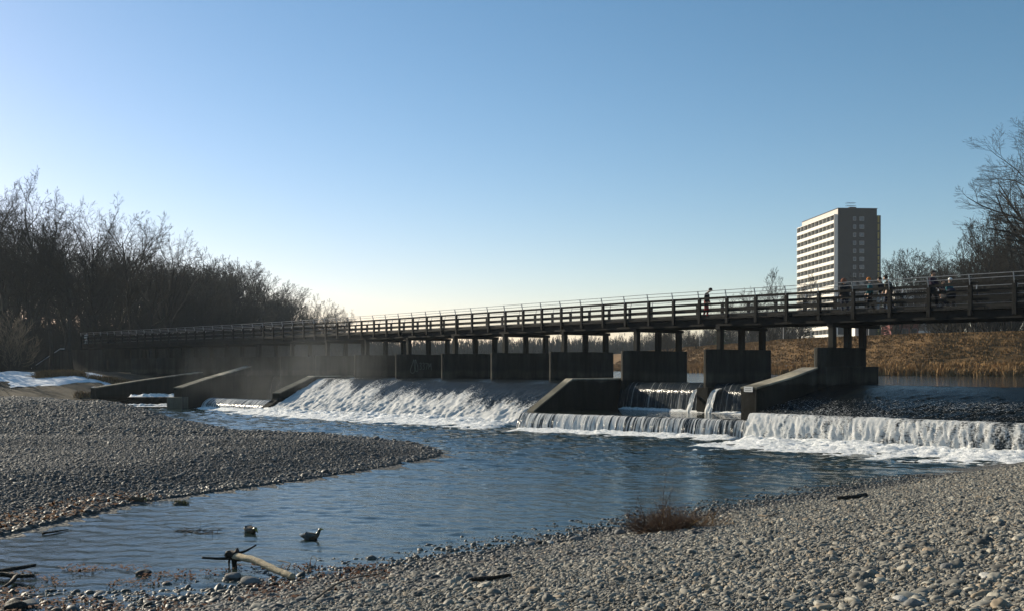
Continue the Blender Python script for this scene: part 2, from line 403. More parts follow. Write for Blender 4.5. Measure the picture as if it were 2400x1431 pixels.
WZ = act * patch * (.030 * waves(WX, WY, 5, .32, .9, 34, -1.9, .55) + .016 * waves(WX, WY, 6, .9, 2.6, 16, -1.9, .5) * smooth(20, 40, WY)) - .012
WZ = np.clip(WZ, -.16, .13) * np.clip(1.0 - .0 * WY, 0, 1)
tag(link("river_water", mesh_np("river_water", np.stack([WX.ravel(), WY.ravel(), WZ.ravel()], 1), grid_faces(560, 680)[:, ::-1], True), M['pool']), kind='structure')
up = [BF(-60, .2), BF(-17.9, .2), BF(-17.0, .5), BF(-2.4, .5), BF(-2.3, 1.1), Vector((*R(31.3, 1.1)[0], 0)), Vector((*R(31.4, -1.8)[0], 0)), Vector((*R(52.5, -1.8)[0], 0)),
      Vector((*R(53, -9)[0], 0)), (-28, 140, 0), (-52, 178, 0), (-60, 232, 0), (-64, 420, 0), (-40, 640, 0), (60, 640, 0), (30, 430, 0), (30, 300, 0), (34, 214, 0), (40, 150, 0), (50, 115, 0), (95, 100, 0), (150, 60, 0)]
poly_sheet("upper_river_water", up, 2.62, M['upper'])

def fall(name, prof, nu, mats, foam, amp, seed, uvscale=(1.0, 1.0), kind='structure', str_u=2.2, str_v=.5):
    """sheet of water from a list of lines [(pointA, pointB), ...] down the stream; foam(i, s) and amp(i, s) in 0..1 coordinates"""
    A = np.array([p[0] for p in prof], float); B = np.array([p[1] for p in prof], float)
    seg = np.r_[0, np.cumsum(np.linalg.norm((A[1:] + B[1:] - A[:-1] - B[:-1]) / 2, axis=1))]; L = seg[-1]
    nv = max(10, int(L / (.12 if L < 5 else .16)))
    sv = np.linspace(0, L, nv)
    a = np.stack([np.interp(sv, seg, A[:, k]) for k in range(3)], 1); bb = np.stack([np.interp(sv, seg, B[:, k]) for k in range(3)], 1)
    # round the corners of the profile
    for _ in range(2 if L < 5 else 4):
        a[1:-1] = (a[:-2] + 2 * a[1:-1] + a[2:]) / 4; bb[1:-1] = (bb[:-2] + 2 * bb[1:-1] + bb[2:]) / 4
    i = np.linspace(0, 1, nu)
    P = a[None] * (1 - i[:, None, None]) + bb[None] * i[:, None, None]
    wid = np.linalg.norm(bb - a, axis=1).mean()
    du = np.gradient(P, axis=0); dv = np.gradient(P, axis=1); nn = np.cross(dv, du); nn /= np.linalg.norm(nn, axis=2, keepdims=True) + 1e-9
    nn *= np.sign((nn * np.array([D0.x * .5, D0.y * .5, 1])).sum(2, keepdims=True))
    I, Sv = np.meshgrid(i, sv / L, indexing='ij'); um = I * wid; vm = Sv * L
    n1 = fbm(um * str_u, vm * str_v + um * .15, seed, 4) - .5; n2 = fbm(um * str_u * 3.1, vm * str_v * 3.5, seed + 9, 3) - .5
    h = amp(I, Sv) * (n1 * 1.1 + n2 * .8)
    P = P + nn * h[..., None]
    uv = np.stack([um.ravel() * uvscale[0], vm.ravel() * uvscale[1]], 1)
    me = mesh_np(name, P.reshape(-1, 3), grid_faces(nu, nv), True, uv, {"foam": foam(I, Sv).ravel()})
    return tag(link(name, me, mats), kind=kind)

def R3(u, t, z):
    p = R(u, t)[0]; return (p.x, p.y, z)
# main chute: five bays, wide sloping glacis
LT, LF = (-17.2, 90.2), (-19.3, 80.0)
chute = [(BF(-1.75, .9, 2.63), R3(31.2, .9, 2.63)), (BF(-1.75, 4.2, 2.52), (LT[0], LT[1] + .5, 2.52)),
         (BF(-1.75, 5.4, 2.05), (LT[0] - .25, LT[1] - 1.4, 2.1)), (BF(-1.75, 8.7, .12), (LF[0], LF[1], .12)), (BF(-1.75, 10.2, -.12), (LF[0] - .2, LF[1] - 1.6, -.12))]
def chute_foam(i, s):
    l = .42 * (fbm(i * 9, s * 1.2, 77, 3) - .5) + .10 * (noise2(i * 26, s * 1.0, 5) - .5)
    return np.clip(.50 * smooth(.22, .98, s + .30 * i + l) - .24 + .03 * i - .20 * smooth(.52, .68, fbm(i * 20 + s * 1.5, s * 1.3 + 3, 79, 3)) * (1 - .6 * s), -.34, .5)
fall("chute_water", chute, 300, fall_material("chute_white_water", .465, .56, 2.6, .9, .62), chute_foam,
     lambda i, s: .06 + .22 * smooth(.3, .9, s + .12 * i), 40, str_u=1.7, str_v=.8)
# small overfall left of the chute
fall("left_overfall", [((-19.2, 82.6, .86), (-26.2, 89.6, .86)), ((-19.4, 82.2, .84), (-26.4, 89.2, .84)), ((-19.7, 81.6, .45), (-26.8, 88.6, .45)), ((-19.8, 81.4, -.1), (-26.9, 88.4, -.1))],
     120, fall_material("overfall_water", .40, .62, 6.0, .35, .15), lambda i, s: .10 * smooth(.1, .3, s) - .1 + .0 * i + .10 * smooth(.7, 1, s) + .08 * (noise2(i * 9, s * 0, 3) - .5), lambda i, s: .03 + .06 * s, 51, str_u=4, str_v=.2)
# lower overfall of the middle bay
fall("middle_overfall", [((.6, 59.4, .91), (12.2, 51.6, .91)), ((.5, 58.9, .9), (11.7, 51.0, .9)), ((.3, 58.5, .5), (11.5, 50.6, .5)), ((.2, 58.3, -.1), (11.4, 50.45, -.1))],
     170, fall_material("middle_overfall_water", .50, .60, 9.0, .3, .12), lambda i, s: .06 * smooth(.1, .3, s) - .07 * i + .05 + .14 * (fbm(i * 14, s * .2, 8, 2) - .5), lambda i, s: .03 + .05 * s, 52, str_u=4.5, str_v=.2)
poly_sheet("middle_pool_water", [BF(-1.9, 8.3), BF(-2.2, .6), BF(-17.2, .6), BF(-17.2, 6.6), (12.2, 51.55, 0), (.6, 59.35, 0)], .9, M['basin'])
dm = fall_material("gate_fall_water", .54, .80, 7.0, .22, .1)
for ua, ub, sd in ((-2.6, -9.3, 53), (-10.2, -16.9, 54)):
    fall("gate_overfall", [(BF(ua, .2, 2.63), BF(ub, .2, 2.63)), (BF(ua, .65, 2.6), BF(ub, .65, 2.6)), (BF(ua, 1.0, 2.1), BF(ub, 1.0, 2.1)), (BF(ua, 1.25, .85), BF(ub, 1.25, .85))],
         90, dm, lambda i, s: .05 * s - .02 + .08 * (noise2(i * 12, s * 0, 3) - .5), lambda i, s: .02 + .04 * s, sd, str_u=4.5, str_v=.2)
fall("left_gate_overfall", [(R3(32.0, -2.0, 2.63), R3(51.4, -2.0, 2.63)), (R3(32.0, -1.5, 2.55), R3(51.4, -1.5, 2.55)), (R3(32.0, -1.2, 1.8), R3(51.4, -1.2, 1.8)), (R3(32.0, -1.0, .8), R3(51.4, -1.0, .8))],
     120, dm, lambda i, s: .03 * s - .06 + 0 * i, lambda i, s: .02 + .03 * s, 57)
poly_sheet("left_basin_water", [(-19.15, 82.65), (LT[0] - .3, LT[1] - .4), R3(31.9, .5, 0), R3(31.9, -1.1, 0), R3(51.5, -1.1, 0), R3(51.0, 1.0, 0), (-26.25, 89.7)], .86, M['basin'])
# right apron and its overfall
apron = [(BF(-17.95, .1, 2.63), BF(-44, .1, 2.63)), (BF(-17.95, 1.2, 2.5), BF(-44, 1.0, 2.5)), (BF(-17.95, 4.0, 1.9), BF(-41, 3.6, 1.9)), ((11.9, 50.4, 1.31), (26.4, 34.9, 1.31))]
def apron_material():
    return fall_material("apron_water", .585, .63, 3.6, 1.8, .8, body=(.004, .006, .007))
me = fall("apron_water", apron, 260, apron_material(), lambda i, s: -.13 + .15 * smooth(.3, .6, s) + .10 * (fbm(i * 8, s * 3, 19, 3) - .5), lambda i, s: .03 + .06 * smooth(.15, .6, s), 60, str_u=1.6, str_v=1.6)
fall("right_overfall", [((11.95, 50.45, 1.32), (26.4, 34.95, 1.32)), ((11.6, 50.1, 1.30), (26.0, 34.7, 1.30)), ((11.35, 49.8, .75), (25.8, 34.4, .75)), ((11.2, 49.65, -.12), (25.65, 34.25, -.12))],
     330, fall_material("right_overfall_water", .475, .585, 3.6, 1.5, .5), lambda i, s: .05 + .05 * smooth(.05, .3, s) - .09 * smooth(.3, .75, i) + .15 * (fbm(i * 13, s * .35, 29, 3) - .5) + .10 * (noise2(i * 60, s * 2, 23) - .5), lambda i, s: .04 + .14 * s, 61, str_u=4.5, str_v=2.2)

# foam rolling away from the feet of the falls
def foam_strip(name, a0, b0, a1, b1, hi, seed, thr=.45, fade=1.0):
    a0, b0, a1, b1 = (np.array(q, float) for q in (a0, b0, a1, b1))
    W_ = np.linalg.norm(b0 - a0); D_ = (np.linalg.norm(a1 - a0) + np.linalg.norm(b1 - b0)) / 2
    nu = int(W_ / .14); nv = max(8, int(D_ / .14))
    I, T = np.meshgrid(np.linspace(0, 1, nu), np.linspace(0, 1, nv), indexing='ij')
    X = (a0[0] * (1 - I) + b0[0] * I) * (1 - T) + (a1[0] * (1 - I) + b1[0] * I) * T
    Y = (a0[1] * (1 - I) + b0[1] * I) * (1 - T) + (a1[1] * (1 - I) + b1[1] * I) * T
    big = fbm(X * .6, Y * .6, seed, 3); nz = 1 - np.abs(2 * fbm(X * 2.3, Y * 2.3, seed + 5, 4) - 1); nz = .55 * nz + .45 * fbm(X * 5.5, Y * 5.5, seed + 7, 2)
    Z = hi * ((.55 * big + .6 * nz) * (1.25 - fade * T) - thr * (.35 + .95 * T)) * (1 - T) ** .5
    edge = smooth(0, .03, I) * smooth(0, .03, 1 - I)
    Z = Z * edge - .05 * (1 - edge) - .01
    f = grid_faces(nu, nv); v = np.stack([X.ravel(), Y.ravel(), Z.ravel()], 1)
    k = Z.ravel()[f].max(1) > -.02; f = f[k]; used = np.unique(f); rm = np.zeros(len(v), int); rm[used] = np.arange(len(used))
    return tag(link(name, mesh_np(name, v[used], rm[f], True), M['foam']), kind='stuff')
foam_strip("chute_foam", (.9, 62.4), (-20.5, 81.0), (-3.5, 55.0), (-23.5, 76.0), .55, 70, .56)
foam_strip("left_overfall_foam", (-19.6, 81.9), (-26.9, 88.7), (-20.6, 78.0), (-27.6, 86.6), .30, 71, .5)
foam_strip("middle_overfall_foam", (.3, 58.7), (11.6, 50.8), (-1.2, 56.0), (9.8, 48.6), .30, 72, .5)
foam_strip("right_overfall_foam", (11.3, 50.0), (25.9, 34.5), (4.2, 43.4), (19.4, 32.6), .46, 73, .56)
foam_strip("gate_overfall_foam", BF(-2.7, 1.2)[:2], BF(-16.9, 1.2)[:2], BF(-2.7, 2.1)[:2], BF(-16.9, 2.1)[:2], .2, 74, .5)
bpy.data.objects["gate_overfall_foam"].location.z = .9


# ------------------------------------------------------------------ weir walls
def wall_thing(name, label, cat="wall"):
    return tag(empty(name), label, cat)
def sloped_wall(name, label, pts, thick_dir, m=M['concrete'], cap=None, cat="retaining wall"):
    """pts: [(x, y, z_top)], bottom at z0; thick_dir: plan offset of the other side. Parts: body and coping"""
    t = tag(empty(name, (pts[0][0], pts[0][1], 0)), label, cat)
    o = Vector((pts[0][0], pts[0][1]))
    q = [(p[0] - o.x, p[1] - o.y, p[2]) for p in pts]
    td = Vector(thick_dir)
    body = MB()
    n = len(q)
    ca = .10
    for k in range(n - 1):
        a, b_ = q[k], q[k + 1]
        vs = [(a[0], a[1], -1), (b_[0], b_[1], -1), (b_[0] + td.x, b_[1] + td.y, -1), (a[0] + td.x, a[1] + td.y, -1)]
        vt = [(a[0], a[1], a[2] - ca), (b_[0], b_[1], b_[2] - ca), (b_[0] + td.x, b_[1] + td.y, b_[2] - ca), (a[0] + td.x, a[1] + td.y, a[2] - ca)]
        body.add(vs + vt, [(0, 1, 5, 4), (1, 2, 6, 5), (2, 3, 7, 6), (3, 0, 4, 7), (4, 5, 6, 7), (0, 3, 2, 1)])
    body.build("wall_body", m, t)
    cp = MB(); e = td.normalized() * .04
    for k in range(n - 1):
        a, b_ = q[k], q[k + 1]
        P = [(a[0] - e.x, a[1] - e.y), (b_[0] - e.x, b_[1] - e.y), (b_[0] + td.x + e.x, b_[1] + td.y + e.y), (a[0] + td.x + e.x, a[1] + td.y + e.y)]
        zs = [a[2], b_[2], b_[2], a[2]]
        cp.prism(P, [z - ca + .003 for z in zs], zs)
    cp.build("coping", cap or M['concrete_pale'], t, bevel=.02)
    return t
p = [BF(-2.3, t) for t in (-.5, 4.85, 8.3)]
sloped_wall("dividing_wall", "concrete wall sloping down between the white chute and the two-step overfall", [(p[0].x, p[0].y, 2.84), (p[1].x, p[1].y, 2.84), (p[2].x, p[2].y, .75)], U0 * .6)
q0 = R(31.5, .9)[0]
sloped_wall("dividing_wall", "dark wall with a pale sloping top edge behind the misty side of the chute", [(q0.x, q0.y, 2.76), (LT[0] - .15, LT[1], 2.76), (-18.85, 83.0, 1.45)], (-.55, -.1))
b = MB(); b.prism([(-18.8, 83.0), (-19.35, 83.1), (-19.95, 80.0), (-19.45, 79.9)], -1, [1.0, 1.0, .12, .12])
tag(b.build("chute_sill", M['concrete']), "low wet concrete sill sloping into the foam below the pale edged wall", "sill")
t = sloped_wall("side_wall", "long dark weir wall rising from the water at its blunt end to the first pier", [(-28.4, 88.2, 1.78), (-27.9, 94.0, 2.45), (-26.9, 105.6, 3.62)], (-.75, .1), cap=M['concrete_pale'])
b = MB(); b.box(-29.5, -28.2, 87.5, 89.2, -1, .95); b.build("footing", M['concrete_pale'], t, bevel=.03).location = (28.4, -88.2, 0)
t = sloped_wall("side_wall", "low concrete wall of the fish pass with snow dusted coping by the brown brush", [(-38.6, 95.0, 1.62), (-36, 101, 2.3), (-33.2, 110, 3.0)], (-.6, .25))
b = MB(); b.box(-39.6, -31.9, 94.0, 94.9, -1, .55); b.build("footing", M['concrete'], t, bevel=.03).location = (38.6, -95.0, 0)
tag(empty("fish_pass", (-33, 92, 0)), "stepped concrete fish pass with white water between two low walls", "fish pass")
fp = bpy.data.objects["fish_pass"]
b = MB(); b.box(-33.9, -28.8, 91.6, 92.3, -1, .95); b.build("sill", M['concrete'], fp).location = (33, -92, 0)
b = MB(); b.box(-34.6, -28.9, 88.9, 89.5, -1, .25); b.build("sill", M['concrete'], fp).location = (33, -92, 0)
poly_sheet("fish_pass_water", [(-38, 110), (-38, 92.3), (-28.6, 92.3), (-27.4, 106)], .93, M['basin'])
foam_strip("fish_pass_foam", (-34.3, 91.8), (-28.9, 91.8), (-34.3, 91.2), (-28.9, 91.2), .35, 81, .2)
bpy.data.objects["fish_pass_foam"].location.z = .88
foam_strip("fish_pass_foam", (-35.0, 89.2), (-29.3, 89.2), (-35.4, 88.3), (-29.6, 88.3), .3, 82, .25)
bpy.data.objects["fish_pass_foam.001"].location.z = .12

# ramp wall at the bridge's near abutment, with a small sign plate on its end
rw = [BF(-17.5, t) for t in (6.3, 3.4, 1.15)]
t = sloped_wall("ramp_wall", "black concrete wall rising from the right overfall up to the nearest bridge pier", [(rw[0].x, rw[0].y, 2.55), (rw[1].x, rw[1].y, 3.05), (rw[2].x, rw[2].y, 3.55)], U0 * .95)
q = BF(-17.03, 6.318, 2.45) - Vector((rw[0].x, rw[0].y, 0))
b = MB(); b.obox(q, (U0.x, U0.y, 0), (0, 0, 1), (D0.x, D0.y, 0), .27, .13, .012); s_ = b.build("sign_plate", simple("sign_white", (.6, .6, .58), .5, .08), t)
b = MB()
for dz in (-.045, .045): b.obox(q + Vector((D0.x * .014, D0.y * .014, dz)), (U0.x, U0.y, 0), (0, 0, 1), (D0.x, D0.y, 0), .20, .012, .003)
b.build("printed_line", simple("sign_print", (.1, .1, .1), .6, .1), s_)
# gate block under the second pier with two thin water jets beside it
b = MB()
P = [BF(-9.42, -.5), BF(-9.42, 1.45), BF(-10.25, 1.45), BF(-10.25, -.5)]
b.prism([(v.x, v.y) for v in reversed(P)], -1, 2.35)
tag(b.build("gate_block", M['concrete']), "squat concrete block between the two blue overfalls below a pier", "block")
jm = fall_material("jet_water", .2, .5, 9.0, .8, .2)
for u, w in ((-9.12, .2), (-10.5, .36)):
    fall("gate_jet", [(BF(u, .9, 2.3), BF(u - w, .9, 2.3)), (BF(u, 1.35, 2.2), BF(u - w, 1.35, 2.2)), (BF(u + .1, 1.75, 1.5), BF(u - w - .1, 1.75, 1.5)), (BF(u + .12, 1.95, .85), BF(u - w - .12, 1.95, .85))],
         16, jm, lambda i, s: .2 + 0 * i, lambda i, s: .05 + .2 * s, 88, str_u=5, str_v=2)

# ------------------------------------------------------------------ the bridge
bridge = tag(empty("footbridge", (A0.x, A0.y, 0)), "long dark timber footbridge on concrete piers crossing over the weir", "bridge")
BO = Vector((A0.x, A0.y, 0))
def bpart(mb, name, m, parent=bridge, **k): 
    mb.v = [(v[0] - BO.x, v[1] - BO.y, v[2]) for v in mb.v]
    return mb.build(name, m, parent, **k)
bents = [-40.0, -17.4, -9.72, -2.83, 4.23, 10.93, 17.4, 24.2, 31.1, 38.0, 44.9, 51.8, 58.7, 65.6, 72.5, 79.4, 86.3]
def pier_outline(u, t0, t1, w):
    p, d, n = R(u, 0); c = Vector((p.x, p.y))
    pts = []
    for k in range(9):
        a = -math.pi / 2 + math.pi * k / 8
        pts.append(c + n * (t0 - w / 2 + w / 2 * math.cos(a)) + d * (w / 2 * math.sin(a)))
    for k in range(9):
        a = math.pi / 2 + math.pi * k / 8
        pts.append(c + n * (t1 + w / 2 + w / 2 * math.cos(a)) + d * (w / 2 * math.sin(a)))
    pts = [(v.x, v.y) for v in pts]
    ar = sum(a[0] * b_[1] - b_[0] * a[1] for a, b_ in zip(pts, pts[1:] + pts[:1]))
    return pts if ar > 0 else pts[::-1]
graffiti_m = simple("pale_green_spray", (.16, .2, .17), .6, .1)
graffiti_b = simple("blue_spray", (.07, .13, .22), .6, .2)
graffiti_p = simple("mauve_spray", (.17, .13, .19), .6, .2)
for u in bents:
    b = MB(); top = EYE + 1.0 + drop(u) * 0
    w = .72 if u > -15 else .8
    t0, t1 = (1.0, -4.95) if u > -15 else (1.05, -3.2)
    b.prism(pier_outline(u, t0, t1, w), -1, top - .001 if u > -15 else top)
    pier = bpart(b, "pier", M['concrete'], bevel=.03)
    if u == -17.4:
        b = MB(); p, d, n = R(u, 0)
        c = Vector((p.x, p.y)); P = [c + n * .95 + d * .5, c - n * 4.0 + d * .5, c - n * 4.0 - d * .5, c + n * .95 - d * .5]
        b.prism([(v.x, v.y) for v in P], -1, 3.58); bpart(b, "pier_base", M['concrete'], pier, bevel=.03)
    for t in (-.3, -2.3, -4.3):
        if u == -17.4: t = t * .72 - .1
        b = MB(); q = RZ(u, t, 0); p, d, n = R(u, 0)
        b.obox((q.x, q.y, (top + EYE + 2.22 + drop(u)) / 2), (d.x, d.y, 0), (n.x, n.y, 0), (0, 0, 1), .16, .17, (EYE + 2.22 + drop(u) - top) / 2)
        bpart(b, "column", M['concrete'], pier, bevel=.02)
    b = MB(); a = RZ(u, -.05 if u > -15 else -.1, 2.31); c = RZ(u, -4.62, 2.31); b.beam(a, c, .36, .2)
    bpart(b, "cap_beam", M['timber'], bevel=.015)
# graffiti: sprayed outline lettering on the side of one pier
def strokes(u, side_off, t_start, z0, sc, lines, m, parent, rad=.018):
    """lines in (along, up) units on the camera-facing long side of a pier"""
    p, d, n = R(u, 0); b = MB()
    for ln in lines:
        pts = [Vector((p.x, p.y, 0)) - Vector((d.x, d.y, 0)) * side_off - Vector((n.x, n.y, 0)) * (x * sc - t_start) + Vector((0, 0, z0 + y * sc)) for x, y in ln]
        for a_, b_ in zip(pts, pts[1:]): b.beam(a_, b_ + (b_ - a_) * .05, .008, rad * 2, up=(d.x, d.y, 0)) if False else b.obox((a_ + b_) / 2, (b_ - a_).normalized(), Vector((0, 0, 1)).cross(b_ - a_).normalized() if (b_ - a_).cross(Vector((0, 0, 1))).length > 1e-3 else (d.x, d.y, 0), (b_ - a_).normalized().cross(Vector((d.x, d.y, 0))).normalized(), (b_ - a_).length / 2 + rad * .6, .004, rad)
    return bpart(b, "graffiti", m, parent)
piers = {u: o for u, o in zip(bents, [o for o in bridge.children if o.name.startswith("pier")])}
loop = [(.05, .1), (0, .3), (.1, .6), (.28, 1.0), (.36, 1.25), (.40, 1.3), (.44, 1.2), (.42, .9), (.48, .5), (.5, .2), (.4, .05), (.2, 0), (.05, .1)]
loop2 = [(.58, 1.3), (.62, 1.25), (.72, .95), (.85, .6), (.86, .3), (.76, .15), (.62, .2), (.56, .5), (.55, .9), (.58, 1.3)]
three = lambda x: [(x, .95), (x + .12, 1.0), (x + .2, .9), (x + .1, .72), (x + .2, .55), (x + .14, .35), (x, .38)]
strokes(17.4 + 6.8, .366, -.2, 3.0, .9, [loop, loop2, three(1.05), three(1.4), [(1.72, .95), (1.95, .95), (1.8, .35)], [(2.05, .4), (2.1, .95), (2.22, .6), (2.35, .95), (2.4, .3)]], graffiti_m, piers[24.2])
# superstructure
uk = [round(-58.8 + 2.1 * k, 3) for k in range(int((97.0 + 58.8) / 2.1) + 1)]
UEND = uk[-1]
for k in range(len(uk) - 1):
    if k % 3 == 0:
        u0, u1 = uk[k], uk[min(k + 3, len(uk) - 1)]
        for t in (-.22, -1.6, -3.0, -4.38):
            b = MB()
            us = [u0, u1]
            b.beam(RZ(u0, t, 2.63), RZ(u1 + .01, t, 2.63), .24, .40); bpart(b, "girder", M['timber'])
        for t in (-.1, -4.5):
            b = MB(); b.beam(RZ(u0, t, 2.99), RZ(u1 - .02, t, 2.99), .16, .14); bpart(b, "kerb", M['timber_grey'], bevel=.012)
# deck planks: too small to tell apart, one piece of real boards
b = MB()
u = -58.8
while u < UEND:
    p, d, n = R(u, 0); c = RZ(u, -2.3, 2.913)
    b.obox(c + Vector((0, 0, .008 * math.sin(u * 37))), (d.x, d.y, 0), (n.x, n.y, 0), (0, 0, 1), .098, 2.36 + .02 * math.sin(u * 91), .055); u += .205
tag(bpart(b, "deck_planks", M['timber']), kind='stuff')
postm = None; brm = None
for side, tp in ((1, .03), (-1, -4.63)):
    for k, u in enumerate(uk):
        b = MB(); p, d, n = R(u, 0); q = RZ(u, tp, 0)
        b.obox((q.x, q.y, q.z + 3.29), (d.x, d.y, 0), (n.x, n.y, 0), (0, 0, 1), .095, .07, .72)
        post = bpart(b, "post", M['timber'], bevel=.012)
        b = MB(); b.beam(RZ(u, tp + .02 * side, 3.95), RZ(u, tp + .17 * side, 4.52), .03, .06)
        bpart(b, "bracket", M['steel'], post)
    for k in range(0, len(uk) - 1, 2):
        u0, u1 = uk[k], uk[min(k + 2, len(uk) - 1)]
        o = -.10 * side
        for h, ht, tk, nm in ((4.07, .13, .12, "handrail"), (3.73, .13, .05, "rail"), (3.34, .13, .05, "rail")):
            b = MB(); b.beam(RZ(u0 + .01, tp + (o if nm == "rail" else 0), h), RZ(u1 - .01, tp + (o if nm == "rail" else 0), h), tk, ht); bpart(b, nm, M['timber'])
        for h, off in ((4.5, .165), (4.31, .115)):
            b = MB(); b.tube([RZ(u0, tp + off * side, h), RZ(u1, tp + off * side, h)], .017, 6); bpart(b, "guard_bar", M['steel'])
        for h in (3.55, 3.15):
            b = MB(); b.tube([RZ(u0, tp + o * 1.4, h), RZ(u1, tp + o * 1.4, h)], .008, 4); bpart(b, "wire", M['steel'])
# left abutment with sloping wing wall and graffiti, and the rail of the steps behind it
ab = tag(empty("abutment", (0, 0, 0)), "graffiti sprayed concrete abutment with a snow dusted sloping wing wall under the trees", "abutment")
pa, da, na = R(89, 0)
P = [pa + na * .4, pa + na * .4 + da * 14, pa - na * 5 + da * 14, pa - na * 5]
b = MB(); b.prism([(v.x, v.y) for v in P][::1] if True else None, 0, EYE + 2.2); b.build("abutment_body", M['concrete'], ab)
e = pa + na * .4 + da * 14
P = [e, e + da * 7 + na * 2, e + da * 7 + na * 2 - na * .6 , e - na * .6]
b = MB(); b.prism([(v.x, v.y) for v in P], 0, [EYE + 2.4, 2.8, 2.8, EYE + 2.4]); b.build("wing_wall", M['concrete'], ab)
b = MB(); b.prism([(v.x, v.y) for v in P], [EYE + 2.42, 2.82, 2.82, EYE + 2.42], [EYE + 2.5, 2.9, 2.9, EYE + 2.5]); b.build("snow_strip", M['snow'], ab)

# ------------------------------------------------------------------ bare winter trees
def tubes_np(segs, sides):
    """segs: array of p0(3) p1(3) r0 r1 -> verts, faces"""
    s = np.asarray(segs, float); p0 = s[:, :3]; p1 = s[:, 3:6]; r0 = s[:, 6]; r1 = s[:, 7]
    d = p1 - p0; d /= np.linalg.norm(d, axis=1, keepdims=True) + 1e-9
    ref = np.where(np.abs(d[:, 2:3]) > .9, np.array([[1., 0, 0]]), np.array([[0, 0, 1.]]))
    a = np.cross(d, ref); a /= np.linalg.norm(a, axis=1, keepdims=True) + 1e-9; c = np.cross(d, a)
    ang = np.arange(sides) * 2 * math.pi / sides
    ring = a[:, None] * np.cos(ang)[None, :, None] + c[:, None] * np.sin(ang)[None, :, None]
    v = np.concatenate([p0[:, None] + ring * r0[:, None, None], p1[:, None] + ring * r1[:, None, None]], 1)   # n, 2*sides, 3
    n = len(s); base = (np.arange(n) * 2 * sides)[:, None]
    j = np.arange(sides); k = (j + 1) % sides
    q = np.stack([j, k, k + sides, j + sides], 1)
    f = (base[:, :, None] + q[None]).reshape(-1, 4)
    return v.reshape(-1, 3), f
def grow(seed, H, trunk_r, spread=1.0, clear=.3, limbs=13, kids=(7, 6, 4), lean=0.0, wig=.11, up=.12, twig_r=.016, tf=.7):
    """returns {level: segments}"""
    g = random.Random(seed); out = {0: [], 1: [], 2: [], 3: [], 4: []}
    def rv(k): return Vector((g.gauss(0, k), g.gauss(0, k), g.gauss(0, k)))
    def side(d, ang):
        a = d.cross(Vector((g.gauss(0, 1), g.gauss(0, 1), g.gauss(0, 1)))); a.normalize()
        return (d * math.cos(ang) + a * math.sin(ang)).normalized()
    def branch(p, d, L, r, lv, steps, kids_n):
        pts = [(p.copy(), r)]; dd = d.copy()
        for k in range(steps):
            dd = (dd + rv(wig * (1 if lv else .55)) + Vector((0, 0, up * (.5 if lv else .2)))).normalized()
            q = p + dd * (L / steps); rr = r * (1 - .75 * (k + 1) / steps) if lv else r * (1 - .72 * ((k + 1) / steps) ** 1.2)
            out[lv].append((*p, *q, pts[-1][1], max(rr, twig_r * .5)))
            p = q; pts.append((p.copy(), max(rr, twig_r * .5)))
        return pts
    def kids_of(pts, lv, n, L, lo, a0, a1):
        for k in range(n):
            f = lo + (1 - lo) * (k + g.random()) / n; x = f * (len(pts) - 1); i = min(int(x), len(pts) - 2); t = x - i
            p = pts[i][0].lerp(pts[i + 1][0], t); r = pts[i][1] * (1 - t) + pts[i + 1][1] * t
            d = (pts[i + 1][0] - pts[i][0]).normalized()
            nd = side(d, math.radians(g.uniform(a0, a1))); 
            if nd.z < -.15: nd.z *= -.4
            l = L * ((1.02 - .32 * f) if lv == 1 else (1.05 - .6 * f)) * (g.uniform(.85, 1.08) if lv == 1 else g.uniform(.68, 1.2))
            rr = max(min(r * .55, twig_r * (1 + {1: .95, 2: .62, 3: .3, 4: 0}[lv] * l)), twig_r * .62)
            steps = {1: 6, 2: 4, 3: 3, 4: 2}[lv]
            b_ = branch(p, nd, l, rr, lv, steps, 0)
            if lv < 4 and kids[lv - 1] > 0: kids_of(b_, lv + 1, kids[lv - 1], l * {1: .55, 2: .58, 3: .62}[lv], .22 if lv == 1 else .15, 22, 55)
    d0 = Vector((lean * g.uniform(.6, 1), lean * g.uniform(-.3, .3), 1)).normalized()
    stems = 1
    tr = branch(Vector((0, 0, -.3)), d0, H * tf, trunk_r, 0, 12, 0)
    kids_of(tr, 1, limbs, H * .40 * spread, clear, 16, 55)
    return out
def tree_meshes(name, seed, H, r, thin=True, **k):
    lv = grow(seed, H, r, **k)
    v, f = tubes_np(lv[0] + lv[1], 6); tm = mesh_np(name + "_trunk", v, f, True)
    v, f = tubes_np(lv[2] + lv[3] + lv[4], 3); cm = mesh_np(name + "_crown", v, f, False)
    tm["top"] = float(v[:, 2].max())
    return tm, cm
PROT = {}
PROT['spread'] = [tree_meshes("tree", 101 + k, 24, .30, spread=1.0, clear=.34, limbs=16, kids=(7, 5, 4), tf=.62, lean=.06 * (k - 1), twig_r=.021) for k in range(3)]
PROT['tall'] = [tree_meshes("tree", 201 + k, 25, .27, spread=.72, clear=.38, limbs=17, kids=(7, 5, 4), tf=.74, lean=.05 * (1 - k), wig=.14, twig_r=.021) for k in range(3)]
PROT['round'] = [tree_meshes("tree", 301 + k, 16, .2, spread=1.05, clear=.22, limbs=17, kids=(7, 5, 4), tf=.55, up=.16, twig_r=.022) for k in range(2)]
PROT['broom'] = [tree_meshes("tree", 401 + k, 15, .17, spread=.72, clear=.12, limbs=16, kids=(6, 5, 3), up=.42, twig_r=.018, wig=.1) for k in range(2)]
PROT['shrub'] = [tree_meshes("shrub", 501 + k, 5.5, .06, spread=1.3, clear=.03, limbs=20, kids=(7, 5, 0), up=.3, twig_r=.016) for k in range(2)]
